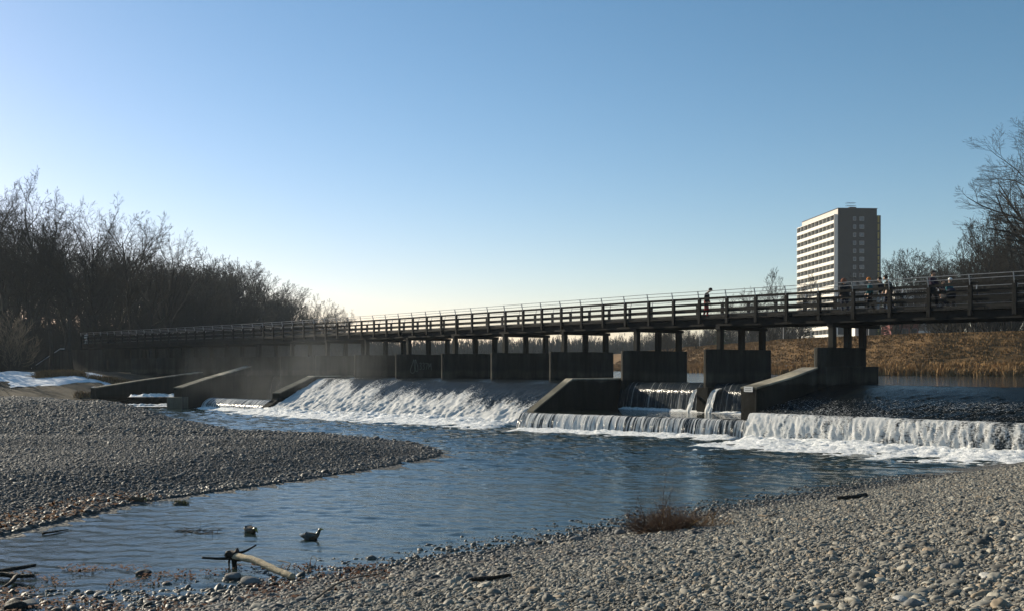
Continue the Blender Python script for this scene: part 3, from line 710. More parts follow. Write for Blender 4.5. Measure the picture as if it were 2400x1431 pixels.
def far_tree(seed): 
    lv = grow(seed, 18, .26, spread=.95, clear=.22, limbs=14, kids=(6, 5, 0), twig_r=.05, up=.3)
    v, f = tubes_np(lv[0] + lv[1] + lv[2] + lv[3], 3); return v, f
tree_count = {}
def tree(kind, i, loc, H, rz, label, group=None, name="tree", trunk_m=None, twig_m=None, base_h={'spread': 24, 'tall': 25, 'round': 16, 'broom': 15, 'shrub': 5.5}, wide=1.0):
    tm, cm = PROT[kind][i % len(PROT[kind])]
    e = empty(name, loc, rz); s = H * 1.09 / tm['top']; e.scale = (s * wide, s * wide, s)
    a = link("trunk", tm, None, e); b_ = link("crown", cm, None, e)
    if not tm.materials: tm.materials.append(M['bark'])
    if not cm.materials: cm.materials.append(M['twig'])
    if twig_m: b_.material_slots[0].link = 'OBJECT'; b_.material_slots[0].material = twig_m
    tag(e, label, "shrub" if name == "shrub" else "tree", group)
    return e
def ptree(kind, i, px, top, d, gz, label, group=None, **k):
    p = at(px, 857, d); H = EYE + (857 - top) / 2400 * d - gz
    return tree(kind, i, (p.x, p.y, gz), H, rnd.uniform(0, 6.28), label, group, **k)
GW = "bare trees of the wood on the far left bank"
lead = [('spread', 0, 22, 452, 138, "tall spreading bare tree, the outermost of the wood's front row"),
        ('tall', 0, 118, 440, 140, "tallest bare tree of the wood, thin crooked crown rising above its neighbours"),
        ('spread', 1, 212, 484, 142, "broad bare tree leaning over the end of the bridge, beside the tallest tree"),
        ('tall', 1, 318, 528, 150, "slim bare tree with pale open crown in the notch of the wood's skyline"),
        ('spread', 2, 392, 545, 152, "forked bare tree with dark limbs ending the tall part of the wood"),
        ('tall', 2, 268, 520, 158, "narrow bare tree behind the leaning broad tree of the wood"),
        ('round', 0, 470, 603, 205, "rounded bare tree, first of the lower skyline beyond the forked tree"),
        ('round', 1, 540, 618, 225, "wide domed bare tree in the middle of the wood's lower skyline"),
        ('round', 0, 592, 640, 250, "domed bare tree with fine pale twigs where the wood's lower skyline drops"),
        ('round', 1, 660, 680, 300, "small domed bare tree beyond the drop in the wood's skyline"),
        ('round', 0, 735, 702, 350, "hazy rounded bare tree near the far end of the wood"),
        ('round', 1, 800, 728, 430, "last hazy little tree of the wood, alone against the pale sky")]
lead += [('tall', 0, 62, 470, 136, "straight bare tree standing between the outermost and the tallest tree of the wood"),
         ('spread', 2, 168, 520, 134, "bare tree with low forked limbs just right of the tallest tree of the wood"),
         ('tall', 2, 245, 560, 139, "slender dark bare tree below the leaning broad tree, above the bridge end"),
         ('spread', 0, 350, 575, 146, "bare tree with wide thin crown in front of the forked tree of the wood"),
         ('tall', 1, -20, 465, 142, "bare tree cut by the left edge of the view"),
         ('round', 1, 432, 612, 185, "bare tree filling the step between the tall trees and the lower skyline"),
         ('round', 0, 508, 615, 215, "rounded bare tree, second of the lower skyline beyond the forked tree")]
for k, i, px, top, d, lb in lead: ptree(k, i, px, top, d, 2.8, lb, GW)
g = random.Random(5)
fill = "bare dark tree among the dense trunks of the wood on the far left bank"
for k in range(46):
    d = g.uniform(134, 205); px = g.uniform(-120, 470)
    lim = np.interp(px, [-120, 0, 120, 230, 330, 400, 440, 480], [470, 480, 500, 530, 575, 590, 622, 640])
    p = at(px, 857, d)
    if p.x > -56 - (d - 134) * .02: continue
    ptree('tall' if g.random() < .6 else 'spread', g.randint(0, 2), px, lim + (g.uniform(5, 50) if k % 3 == 0 else g.uniform(40, 150)), d, 2.8, fill, GW)
for k in range(26):
    d = g.uniform(175, 260); px = g.uniform(-60, 430)
    lim = np.interp(px, [-120, 0, 120, 230, 330, 400, 440, 480], [500, 510, 530, 560, 590, 600, 632, 650])
    ptree('tall' if k % 2 else 'spread', g.randint(0, 2), px, lim + g.uniform(10, 70), d, 2.8, fill, GW)
for k in range(0):
    p = Vector((g.uniform(-190, -84), g.uniform(120, 168), 0))
    if p.x > -.57 * p.y: continue
    tree('spread', k, (p.x, p.y, 2.8), g.uniform(20, 25), g.uniform(0, 6), fill, GW)
for k in range(40):
    d = g.uniform(205, 420); px = 1200 + 2400 * (-62 - g.uniform(0, 26)) / d
    lim = np.interp(px, [300, 440, 500, 560, 610, 650, 700, 760, 820], [590, 615, 612, 628, 655, 690, 705, 722, 745])
    ptree('round', g.randint(0, 1), px, lim + g.uniform(4, 40), d, 2.8, "hazy bare tree in the receding part of the wood on the far left bank", GW)
for k in range(52):
    d = g.uniform(128, 175); px = g.uniform(-60, 640); p = at(px, 857, d)
    if p.x > -44 - (d - 128) * .25 or (d < 150 and px > 50): continue
    tree('shrub', k, (p.x, p.y, 2.6), g.uniform(3.5, 8), g.uniform(0, 6), "bare tangled shrub under the trees of the wood on the far left bank", "shrubs under the wood", name="shrub", wide=1.3)
def brushwood(name, n, spot, h0, h1, m, seed, per=9, r=.03):
    g4 = random.Random(seed); q = []
    for k in range(n):
        x, y, z = spot(g4); h = g4.uniform(h0, h1)
        for _ in range(per):
            bx, by = x + g4.gauss(0, .8), y + g4.gauss(0, .8); tx, ty = bx + g4.gauss(0, h * .16), by + g4.gauss(0, h * .16); hh = h * g4.uniform(.5, 1)
            q.append((bx, by, z - .2, tx, ty, z + hh * .6, r, r * .7)); q.append((tx, ty, z + hh * .6, tx + g4.gauss(0, h * .14), ty + g4.gauss(0, h * .14), z + hh, r * .7, r * .35))
            q.append((tx, ty, z + hh * .6, tx + g4.gauss(0, h * .2), ty + g4.gauss(0, h * .2), z + hh * .95, r * .6, r * .3))
    v, f = tubes_np(q, 3); return tag(link(name, mesh_np(name, v, f), m), kind='stuff')
def spot_left(g4):
    while True:
        d = g4.uniform(126, 300) if g4.random() < .8 else g4.uniform(300, 430); x = -44 - (d - 126) * .28 - g4.uniform(0, 75) if d < 190 else -62 - g4.uniform(0, 60)
        if x / d > -.56 and not (d < 150 and 60 < 1200 + 2400 * x / d < 660): return x, d, 2.7
brushwood("brushwood", 3000, spot_left, 2, 7, M['twig'], 8, 8, .03)
def spot_deep(g4):
    d = g4.uniform(165, 300); px = g4.uniform(-40, 620); x = min((px - 1200) / 2400 * d, -60 - g4.uniform(0, 8)); return x, d, 2.7
def spot_shade_hedge(g4): return g4.uniform(-112, -63), g4.uniform(116, 134), 2.6
brushwood("brushwood", 500, spot_shade_hedge, 3, 9, M['twig'], 28, 10, .06)  # extra hedge, mostly out of view, added to cast shade on the snow patch
brushwood("brushwood", 3200, spot_deep, 4, 12, M['twig'], 18, 8, .05)
ptree('shrub', 0, 35, 735, 118, 2.0, "pale twiggy shrub at the left edge above the snow patch", None, name="shrub", twig_m=M['twig_pale'])

# far wood closing the river: reads as one mass
fw = [far_tree(900 + k) for k in range(5)]
V = []; F = []; nb = 0
for k in range(300):
    px = g.uniform(560, 1990); d = g.uniform(430, 560)
    top = np.interp(px, [560, 820, 900, 1150, 1350, 1500, 1650, 1990], [735, 762, 790, 790, 780, 768, 758, 735]) + g.uniform(0, 26)
    p = at(px, 857, d); H = EYE + (857 - top) / 2400 * d - 1.8; v, f = fw[k % 5]
    s = H / 17.5; a = g.uniform(0, 6.28); ca, sa = math.cos(a) * s * 1.15, math.sin(a) * s * 1.15
    w = np.stack([v[:, 0] * ca - v[:, 1] * sa + p.x, v[:, 0] * sa + v[:, 1] * ca + p.y, v[:, 2] * s + 1.8], 1)
    V.append(w); F.append(f + nb); nb += len(v)
tag(link("far_wood", mesh_np("far_wood", np.concatenate(V), np.concatenate(F)), M['twig']), kind='stuff')
# low brush at the foot of the far wood
V = []; F = []; nb = 0
for k in range(2600):
    px = g.uniform(500, 2000); d = g.uniform(400, 480); p = at(px, 857, d); h = g.uniform(7, 15)
    q = np.array([[p.x + g.gauss(0, 1.2), p.y + g.gauss(0, 1), 1.5, p.x + g.gauss(0, 2.5), p.y + g.gauss(0, 2), 1.8 + h * g.uniform(.6, 1), .28, .08] for _ in range(10)])
    v, f = tubes_np(q, 3); V.append(v); F.append(f + nb); nb += len(v)
tag(link("far_brushwood", mesh_np("far_brushwood", np.concatenate(V), np.concatenate(F)), M['twig']), kind='stuff')

# right bank trees
GR = "bare trees behind the grass levee"
PROT['big'] = [tree_meshes("tree", 603, 28, .55, spread=1.35, clear=.16, limbs=26, kids=(9, 7, 5), wig=.13, up=.05, twig_r=.02)]
p = at(2490, 857, 116)
e = empty("tree", (p.x, p.y, 6.6), .9); tag(e, "great bare tree at the right edge reaching long dark branches over the levee", "tree")
tm, cm = PROT['big'][0]; e.scale = (1.12, 1.12, .92); tm.materials.append(M['bark']); cm.materials.append(M['twig'])
link("trunk", tm, None, e); link("crown", cm, None, e); e.scale = (1.12 * 28.5 / tm['top'], 1.12 * 28.5 / tm['top'], 28.5 / tm['top'])
for k, i, px, top, d, lb in [
    ('broom', 0, 2272, 565, 138, "bushy many-stemmed tree, the inner edge of the clump under the great tree"),
    ('broom', 1, 2322, 520, 142, "tall bushy tree in the clump under the great tree, left of the tallest"),
    ('tall', 0, 2362, 500, 150, "tallest slender tree of the clump under the great tree"),
    ('broom', 0, 2398, 515, 146, "bushy tree of the clump, cut by the right edge of the view"),
    ('tall', 1, 2300, 560, 165, "slender tree standing at the back of the clump under the great tree"),
    ('broom', 1, 2240, 600, 150, "low bushy tree beside the man with the pram"),
    ('round', 0, 2108, 600, 190, "round crowned bare tree right beside the tower block"),
    ('round', 1, 2138, 603, 195, "second round crowned bare tree from the tower block"),
    ('round', 0, 2186, 612, 200, "thin round crowned bare tree behind the man with the pram"),
    ('broom', 0, 1842, 640, 190, "upright bare tree against the white balconies of the tower block"),
    ('broom', 1, 1872, 655, 205, "bare tree partly covering the lowest white balconies of the tower block"),
    ('round', 1, 1752, 684, 260, "domed bare tree behind the railing, left of the tower block"),
    ('round', 0, 1712, 700, 290, "low domed bare tree behind the railing near the man in the cap"),
    ('tall', 2, 1796, 735, 170, "dark slanting bare tree under the bridge deck on the levee"),
    ('tall', 0, 1880, 720, 165, "dark bare tree with a leaning trunk under the deck left of the pier columns"),
    ('spread', 1, 2130, 700, 150, "dark forked tree in front of the pink house"),
    ('spread', 0, 2330, 680, 150, "thick dark forked trunk on the levee top under the deck"),
    ('tall', 2, 2240, 690, 155, "dark trunk on the levee top beside the flats"),
    ('broom', 0, 2205, 640, 172, "bushy bare tree in front of the flats")]:
    ptree(k, i, px, top, d, 5.2, lb, GR, wide=1.25 if k == 'round' else 1.0)
for k in range(26):
    d = g.uniform(132, 175); px = g.uniform(2215, 2440)
    top = np.interp(px, [2215, 2260, 2320, 2440], [640, 575, 530, 510]) + g.uniform(0, 70)
    ptree(('tall', 'broom', 'round')[k % 3], k, px, top, d, 5.2, "bare tree in the dense clump under the great tree at the right edge", GR, wide=1.3)
for k in range(46):
    d = g.uniform(170, 330); px = g.uniform(1490, 2420)
    if 1870 < px < 2075: px = g.uniform(1500, 1860)
    top = np.interp(px, [1490, 1620, 1700, 1800, 1870, 2080, 2420], [775, 752, 725, 715, 720, 690, 640]) + g.uniform(0, 40)
    ptree('round' if g.random() < .5 else 'broom', g.randint(0, 1), px, top, d, 4.5, "bare tree in the hazy belt of trees behind the grass levee", GR, wide=1.2)
# conifers
def conifer_mesh(seed, H=9.0):
    g2 = random.Random(seed); b_ = MB(); k = 0; z = .8
    V = []; 
    while z < H - .3:
        L = (H - z) * .30 + .15
        for q in range(9):
            a = g2.uniform(0, 6.28); l = L * g2.uniform(.75, 1.15); dz = -.28 * l
            p0 = Vector((0, 0, z)); p1 = Vector((math.cos(a) * l, math.sin(a) * l, z + dz))
            s = Vector((-math.sin(a), math.cos(a), 0))
            for t in range(5):
                c0 = p0.lerp(p1, t / 5); c1 = p0.lerp(p1, (t + 1.4) / 5); w = .34 * l * (1 - t / 6)
                b_.add([c0, c1 + s * w + Vector((0, 0, -.12)), c1 + Vector((0, 0, .1))], [(0, 1, 2)]); b_.add([c0, c1 + Vector((0, 0, .1)), c1 - s * w + Vector((0, 0, -.12))], [(0, 1, 2)])
        z += .34
    return b_
for sd, px, top, d, lb in ((1, 1896, 745, 175, "dark little conifer below the balconies, left of the pier columns"), (2, 2068, 735, 168, "dark conifer beside the pink house under the deck"), (3, 1690, 735, 240, "small dark conifer under the deck in the hazy belt")):
    p = at(px, 857, d); H = EYE + (857 - top) / 2400 * d - 5
    e = tag(empty("conifer", (p.x, p.y, 5)), lb, "tree"); s = H / 9; e.scale = (s, s, s)
    link("crown", conifer_mesh(sd).mesh("conifer_crown", M['needle']), None, e)
    b = MB(); b.tube([(0, 0, -.2), (0, 0, 8.6)], [.16, .03], 6); b.build("trunk", M['bark'], e)

# ------------------------------------------------------------------ dry grass, reeds, brush
def blades(name, pts, n_blades, h, w, m, seed, lean=.5, spread=.25, kind='stuff'):
    g3 = np.random.default_rng(seed); pts = np.asarray(pts, float); P = np.repeat(pts, n_blades, 0); n = len(P)
    P[:, :2] += g3.normal(0, spread, (n, 2)); hh = h * g3.uniform(.55, 1.2, n); a = g3.uniform(0, 6.28, n); ln = hh * lean * g3.uniform(.1, 1.2, n)
    ux, uy = np.cos(a), np.sin(a); b_ = g3.uniform(0, 6.28, n); sx, sy = np.cos(b_) * w, np.sin(b_) * w
    z = np.zeros(n)
    v = np.stack([P + np.stack([-sx, -sy, z - .05], 1), P + np.stack([sx, sy, z - .05], 1),
                  P + np.stack([ux * ln * .45 + sx * .7, uy * ln * .45 + sy * .7, hh * .65], 1), P + np.stack([ux * ln * .45 - sx * .7, uy * ln * .45 - sy * .7, hh * .65], 1),
                  P + np.stack([ux * ln * 1.2, uy * ln * 1.2, hh * np.where(ln > hh * .45, .78, .98)], 1)], 1).reshape(-1, 3)
    o = (np.arange(n) * 5)[:, None]
    f = np.concatenate([o + np.array([[0, 1, 2, 3]]), o + np.array([[3, 2, 4, 4]])], 0)
    # quads + degenerate-free tips: build tips as narrow quads
    f = np.concatenate([o + np.array([[0, 1, 2, 3]])], 0)
    tip = o + np.array([[3, 2, 4]])
    me = bpy.data.meshes.new(name)
    me.vertices.add(len(v)); me.vertices.foreach_set("co", v.astype(np.float32).ravel())
    loops = np.concatenate([f.ravel(), tip.ravel()]).astype(np.int32); me.loops.add(len(loops)); me.loops.foreach_set("vertex_index", loops)
    me.polygons.add(2 * n); st = np.r_[np.arange(n) * 4, 4 * n + np.arange(n) * 3].astype(np.int32); tt = np.r_[np.full(n, 4), np.full(n, 3)].astype(np.int32)
    me.polygons.foreach_set("loop_start", st); me.polygons.foreach_set("loop_total", tt); me.update(calc_edges=True)
    return tag(link(name, me, m), kind=kind)
ng = np.random.default_rng(3)
def scatter_levee(n, s0, s1, ymax=260):
    out = []
    while len(out) < n:
        X = ng.uniform(10, 75, 6000); Y = ng.uniform(78, ymax, 6000)
        d = seg_dist(X, Y, LV_W); ok = inside(X, Y, LV_POLY) & (d > s0) & (d < s1) & (np.abs(X / Y) < .56)
        pr = ng.random(6000) < np.clip((130 / Y) ** 1.2, 0, 1); ok &= pr
        Z = z_levee(X[ok], Y[ok]); out += list(np.stack([X[ok], Y[ok], Z], 1))
    return np.array(out[:n])
blades("dry_grass", scatter_levee(12000, 4, 19), 8, .16, .05, M['dry_grass'], 1, .8, .3)
cl = scatter_levee(1500, .1, 3.6)
keep = fbm(cl[:, 0] * .35, cl[:, 1] * .35, 41, 2) > .4
blades("dry_reeds", cl[keep], 44, .8, .045, M['reed'], 2, .9, .42)
# left bank: brown brush over the snow patch
bp = []
while len(bp) < 900:
    X = ng.uniform(-52, -28, 2000); Y = ng.uniform(95, 114, 2000); Z = z_left(X, Y)
    ok = (Z > .5) & (fbm(X * .3, Y * .3, 55, 2) > .42) & ~((X < -38) & (Y > 102) & (Y < 112))
    bp += list(np.stack([X[ok], Y[ok], Z[ok]], 1))
blades("dry_brush", bp[:900], 12, .7, .04, M['brush'], 4, .9, .3)
# snow patch lying on the bank
Xs = np.linspace(-62, -42, 90); Ys = np.linspace(107, 119, 70)
def z_snow(X, Y):
    e = np.minimum(np.minimum(X + 62, -42 - X) / 6, np.minimum(Y - 107, 119 - Y) / 3.5)
    nn = fbm(X * .35, Y * .35, 61, 4)
    return z_left(X, Y) + .16 * np.clip(e, -.5, 1) + (nn - .56) * .55 + (fbm(X * 2.2, Y * 2.2, 63, 3) - .5) * .12 - .02
sheet("snow_patch", Xs, Ys, z_snow, M['snow'], kind='stuff')

# ------------------------------------------------------------------ pebbles: real stones scattered over the gravel
def stone_material(name, lo, hi, warm):
    m, n, l, p = mat(name)
    oi = N(n, "ShaderNodeObjectInfo")
    r = ramp(n, [(0, lo), (.3, tuple(.75 * a + .25 * b_ for a, b_ in zip(lo, hi))), (.62, tuple(.45 * a + .55 * b_ for a, b_ in zip(lo, hi))), (.86, hi), (.94, warm), (1, tuple(c * .75 for c in warm))])
    l.new(oi.outputs["Random"], r.inputs[0])
    tc = N(n, "ShaderNodeTexCoord"); t = N(n, "ShaderNodeTexNoise", Scale=2.2, Detail=5.0, Roughness=.65); l.new(tc.outputs["Object"], t.inputs["Vector"])
    r2 = ramp(n, [(.3, (.72, .72, .72)), (.7, (1.15, 1.14, 1.12))]); l.new(t.outputs[0], r2.inputs[0])
    mx = N(n, "ShaderNodeMix", data_type='RGBA', blend_type='MULTIPLY'); mx.inputs[0].default_value = 1
    l.new(r.outputs[0], mx.inputs[6]); l.new(r2.outputs[0], mx.inputs[7]); l.new(mx.outputs[2], p.inputs["Base Color"])
    p.inputs["Roughness"].default_value = .75
    return m
M['stone'] = stone_material("dry_pebble", (.065, .062, .054), (.36, .335, .275), (.30, .235, .16))
M['stone_dark'] = stone_material("damp_pebble", (.045, .045, .045), (.15, .147, .138), (.14, .11, .085))
M['stone_wet'] = stone_material("wet_pebble", (.03, .03, .028), (.11, .105, .09), (.1, .075, .05)); M['stone_wet'].node_tree.nodes["Principled BSDF"].inputs["Roughness"].default_value = .6
def stone_group(name, m, kinds=7, sub=3):
    ng_ = bpy.data.node_groups.new(name, 'GeometryNodeTree')
    ng_.interface.new_socket("Geometry", in_out='INPUT', socket_type='NodeSocketGeometry'); ng_.interface.new_socket("Geometry", in_out='OUTPUT', socket_type='NodeSocketGeometry')
    n = ng_.nodes; l = ng_.links; gi = n.new("NodeGroupInput"); go = n.new("NodeGroupOutput")
    jn = n.new("GeometryNodeJoinGeometry")
    pos = n.new("GeometryNodeInputPosition")
    for k in range(kinds):
        ico = n.new("GeometryNodeMeshIcoSphere"); ico.inputs["Radius"].default_value = .5; ico.inputs["Subdivisions"].default_value = sub
        ad = n.new("ShaderNodeVectorMath"); ad.operation = 'ADD'; l.new(pos.outputs[0], ad.inputs[0]); ad.inputs[1].default_value = (k * 7.3, k * 3.1, k * 5.7)
        ns = n.new("ShaderNodeTexNoise"); ns.inputs["Scale"].default_value = 1.5; ns.inputs["Detail"].default_value = 1.5; l.new(ad.outputs[0], ns.inputs["Vector"])
        sb = n.new("ShaderNodeMath"); sb.operation = 'SUBTRACT'; l.new(ns.outputs[0], sb.inputs[0]); sb.inputs[1].default_value = .5
        sc = n.new("ShaderNodeVectorMath"); sc.operation = 'SCALE'; l.new(pos.outputs[0], sc.inputs[0]); l.new(sb.outputs[0], sc.inputs[3])
        sc2 = n.new("ShaderNodeVectorMath"); sc2.operation = 'SCALE'; l.new(sc.outputs[0], sc2.inputs[0]); sc2.inputs[3].default_value = 1.5
        sp = n.new("GeometryNodeSetPosition"); l.new(ico.outputs[0], sp.inputs[0]); l.new(sc2.outputs[0], sp.inputs["Offset"])
        sm = n.new("GeometryNodeSetShadeSmooth"); l.new(sp.outputs[0], sm.inputs[0])
        st = n.new("GeometryNodeSetMaterial"); l.new(sm.outputs[0], st.inputs[0]); st.inputs["Material"].default_value = m
        g2 = n.new("GeometryNodeGeometryToInstance"); l.new(st.outputs[0], g2.inputs[0]); l.new(g2.outputs[0], jn.inputs[0])
    ip = n.new("GeometryNodeInstanceOnPoints"); l.new(gi.outputs[0], ip.inputs["Points"]); l.new(jn.outputs[0], ip.inputs["Instance"])
    ip.inputs["Pick Instance"].default_value = True
    def attr(nm, ty):
        a = n.new("GeometryNodeInputNamedAttribute"); a.data_type = ty; a.inputs["Name"].default_value = nm; return a.outputs[0]
    l.new(attr("stone_scale", 'FLOAT_VECTOR'), ip.inputs["Scale"])
    e2r = n.new("FunctionNodeEulerToRotation"); l.new(attr("stone_rot", 'FLOAT_VECTOR'), e2r.inputs[0]); l.new(e2r.outputs[0], ip.inputs["Rotation"])
    l.new(attr("stone_kind", 'INT'), ip.inputs["Instance Index"])
    l.new(ip.outputs[0], go.inputs[0])
    return ng_
def pebbles(name, P, size, group, seed, flat=(.45, .8)):
    g3 = np.random.default_rng(seed); n = len(P)
    me = bpy.data.meshes.new(name); me.vertices.add(n); me.vertices.foreach_set("co", np.asarray(P, np.float32).ravel())
    sc = np.stack([size * g3.uniform(.95, 1.5, n), size * g3.uniform(.75, 1.05, n), size * g3.uniform(*flat, n)], 1)
    rt = np.stack([g3.normal(0, .3, n), g3.normal(0, .3, n), g3.uniform(0, 6.28, n)], 1)
    for nm, a in (("stone_scale", sc), ("stone_rot", rt)):
        at_ = me.attributes.new(nm, 'FLOAT_VECTOR', 'POINT'); at_.data.foreach_set("vector", a.astype(np.float32).ravel())
    at_ = me.attributes.new("stone_kind", 'INT', 'POINT'); at_.data.foreach_set("value", g3.integers(0, 7, n).astype(np.int32))
    o = link(name, me); md = o.modifiers.new("scatter", 'NODES'); md.node_group = group
    return tag(o, kind='stuff')
gs = np.random.default_rng(12)
def lognorm(n, med, sig, lo, hi): return np.clip(med * np.exp(gs.normal(0, sig, n)), lo, hi)
SG = stone_group("dry_stones", M['stone']); SGD = stone_group("damp_stones", M['stone_dark'], sub=2); SGW = stone_group("wet_stones", M['stone_wet'], sub=2)
def near_points(n, y0, y1, zlo, zhi, power=1.0):
    out = []; tot = 0
    while tot < n:
        Y = y0 + (y1 - y0) * gs.random(40000) ** power; X = gs.uniform(-.54, .56, 40000) * Y + gs.uniform(-.6, .6, 40000)
        Z = z_near(X, Y); ok = (Z > zlo) & (Z < zhi) & (gs.random(40000) < Y / y1)
        q = np.stack([X[ok], Y[ok], Z[ok]], 1); out.append(q); tot += len(q)
    return np.concatenate(out)[:n]
P = near_points(115000, 5.5, 17, .10, 3); pebbles("gravel_pebbles", P + [0, 0, .006], lognorm(len(P), .026, .58, .012, .18), SG, 1)
P = near_points(110000, 16, 37, .10, 3); pebbles("gravel_pebbles", P + [0, 0, .006], lognorm(len(P), .034, .45, .016, .14), SG, 2)
P = near_points(15000, 10, 34, -.06, .14, .8); pebbles("wet_gravel_pebbles", P + [0, 0, .0], lognorm(len(P), .055, .4, .025, .16), SGW, 3)
P = near_points(9000, 10, 20, .0, .45); pebbles("damp_gravel_pebbles", P + [0, 0, .006], lognorm(len(P), .055, .4, .025, .16), SGD, 4)
def bar_points(n, y0, y1, zlo, zhi, pw=1.0):
    out = []; tot = 0
    while tot < n:
        Y = y0 + (y1 - y0) * gs.random(40000) ** pw; X = np.maximum(gs.uniform(-.53, .0, 40000), -.6) * Y
        ok = inside(X, Y, BAR); X, Y = X[ok], Y[ok]; Z = z_bar(X, Y); ok = (Z > zlo) & (Z < zhi) & (gs.random(len(Z)) < (Y / y1) ** .3)
        q = np.stack([X[ok], Y[ok], Z[ok]], 1); out.append(q); tot += len(q)
    return np.concatenate(out)[:n]
P = bar_points(110000, 20, 48, .03, 3); pebbles("bar_pebbles", P + [0, 0, .01], lognorm(len(P), .044, .45, .024, .22), SGD, 5)
P = bar_points(80000, 46, 96, .03, 3); pebbles("bar_pebbles", P + [0, 0, .02], lognorm(len(P), .082, .42, .045, .3), SGD, 6)
P = bar_points(6000, 20, 45, -.05, .10); pebbles("wet_bar_pebbles", P, lognorm(len(P), .08, .4, .04, .24), SGW, 7)

# ------------------------------------------------------------------ haze over the whole valley
hm = bpy.data.materials.new("haze"); hm.use_nodes = True; hn = hm.node_tree.nodes; hl = hm.node_tree.links
hn.remove(hn["Principled BSDF"]); pv = hn.new("ShaderNodeVolumePrincipled")
pv.inputs["Color"].default_value = (.76, .89, 1, 1); pv.inputs["Density"].default_value = .00015; pv.inputs["Anisotropy"].default_value = .2
hl.new(pv.outputs[0], hn["Material Output"].inputs["Volume"])
b = MB(); b.box(-3050, 3050, -160, 4520, -4.2, 70)
hz = b.build("haze", hm); tag(hz, kind='stuff')
# spray drifting over the chute
mm = bpy.data.materials.new("spray"); mm.use_nodes = True; hn = mm.node_tree.nodes; hl = mm.node_tree.links
hn.remove(hn["Principled BSDF"]); pv = hn.new("ShaderNodeVolumePrincipled"); pv.inputs["Color"].default_value = (.9, .96, 1, 1); pv.inputs["Anisotropy"].default_value = .4
tc = hn.new("ShaderNodeTexCoord"); mp = hn.new("ShaderNodeMapping"); mp.inputs["Scale"].default_value = (1, 1, .6); hl.new(tc.outputs["Object"], mp.inputs[0])
ns = hn.new("ShaderNodeTexNoise"); ns.inputs["Scale"].default_value = .26; ns.inputs["Detail"].default_value = 4; ns.inputs["Roughness"].default_value = .6; hl.new(mp.outputs[0], ns.inputs["Vector"])
gr = hn.new("ShaderNodeTexGradient"); gr.gradient_type = 'SPHERICAL'; mp2 = hn.new("ShaderNodeMapping"); mp2.inputs["Scale"].default_value = (1 / 11.5, 1 / 9.0, 1 / 5.0); hl.new(tc.outputs["Object"], mp2.inputs[0]); hl.new(mp2.outputs[0], gr.inputs[0])
mr = hn.new("ShaderNodeMapRange"); mr.inputs[1].default_value = .42; mr.inputs[2].default_value = .75; hl.new(ns.outputs[0], mr.inputs[0])
mu = hn.new("ShaderNodeMath"); mu.operation = 'MULTIPLY'; hl.new(mr.outputs[0], mu.inputs[0]); hl.new(gr.outputs[0], mu.inputs[1])
mu2 = hn.new("ShaderNodeMath"); mu2.operation = 'MULTIPLY'; hl.new(mu.outputs[0], mu2.inputs[0]); mu2.inputs[1].default_value = .026
hl.new(mu2.outputs[0], pv.inputs["Density"]); hl.new(pv.outputs[0], hn["Material Output"].inputs["Volume"])
b = MB(); b.box(-11.4, 11.4, -8.9, 8.9, -1.9, 4.9)
sp = b.build("spray", mm); sp.location = (-18.0, 87.5, 2.4); tag(sp, kind='stuff')

# ------------------------------------------------------------------ tower block and houses behind the levee
M['white_paint'] = simple("white_paint", (.74, .72, .66), .8, .05, .3)
M['grey_render'] = simple("grey_render", (.018, .019, .021), .9, .12, .25)
M['pale_parapet'] = simple("pale_parapet", (.55, .53, .49), .85, .06, .3)
M['loggia'] = simple("shaded_loggia", (.07, .062, .052), .7, .3, .9)
M['glass'] = simple("window_glass", (.05, .065, .08), .12, .15, .4)
M['frame'] = simple("window_frame", (.2, .21, .22), .6, .05, 1)
M['blue_panel'] = simple("blue_panel", (.16, .2, .27), .6, .1, .5)
M['yellow_panel'] = simple("yellow_panel", (.24, .19, .02), .6, .1, .5)
M['pink'] = simple("pink_render", (.2, .085, .08), .9, .1, .4)
M['roof'] = simple("dark_roof", (.06, .05, .05), .8, .2, 1.0)
T0 = Vector((113.25, 360.0)); ta = Vector((-2.75, 37)).normalized(); tb = Vector((ta.y, -ta.x))      # along the long side, along the gable
tw = tag(empty("tower_block", (T0.x, T0.y, 4)), "tall pale apartment tower with rows of balconies and a grey windowed gable", "building")
def tpt(a, b_, z): p = ta * a + tb * b_; return Vector((p.x, p.y, z - 4))
def tbox(a0, a1, b0, b1, z0, z1, name, m, parent=tw):
    mb = MB(); mb.obox(tpt((a0 + a1) / 2, (b0 + b1) / 2, (z0 + z1) / 2), (ta.x, ta.y, 0), (tb.x, tb.y, 0), (0, 0, 1), (a1 - a0) / 2, (b1 - b0) / 2, (z1 - z0) / 2)
    return mb.build(name, m, parent)
ZT = 56.6; FH = 2.84; LEN = 37.1; NF = 18
tbox(.2, LEN - 1.6, 1.5, 15.6, 4, ZT + 2.3, "core", M['grey_render'])
tbox(.15, LEN - 1.5, 1.40, 1.49, ZT - .1, ZT + 2.2, "roof_fascia", M['pale_parapet'])
tbox(.0, LEN - 1.4, 1.35, 15.7, ZT + 2.3, ZT + 2.5, "roof_edge", M['roof'])
tbox(0, LEN, -.05, 1.2, ZT, ZT + .25, "canopy_slab", M['white_paint'])
dark_me = None
NB = 10; bw = LEN / NB
proto = {}
def tcopy(o, a, b_, z):
    c = o.copy(); C.objects.link(c); c.parent = o.parent; d = ta * a + tb * b_; c.location = (d.x, d.y, z); return c
wp = tbox(.18, bw - .12, .95, 1.3, ZT - FH + 1.05, ZT - .05, "window", M['loggia'])
fr = MB()
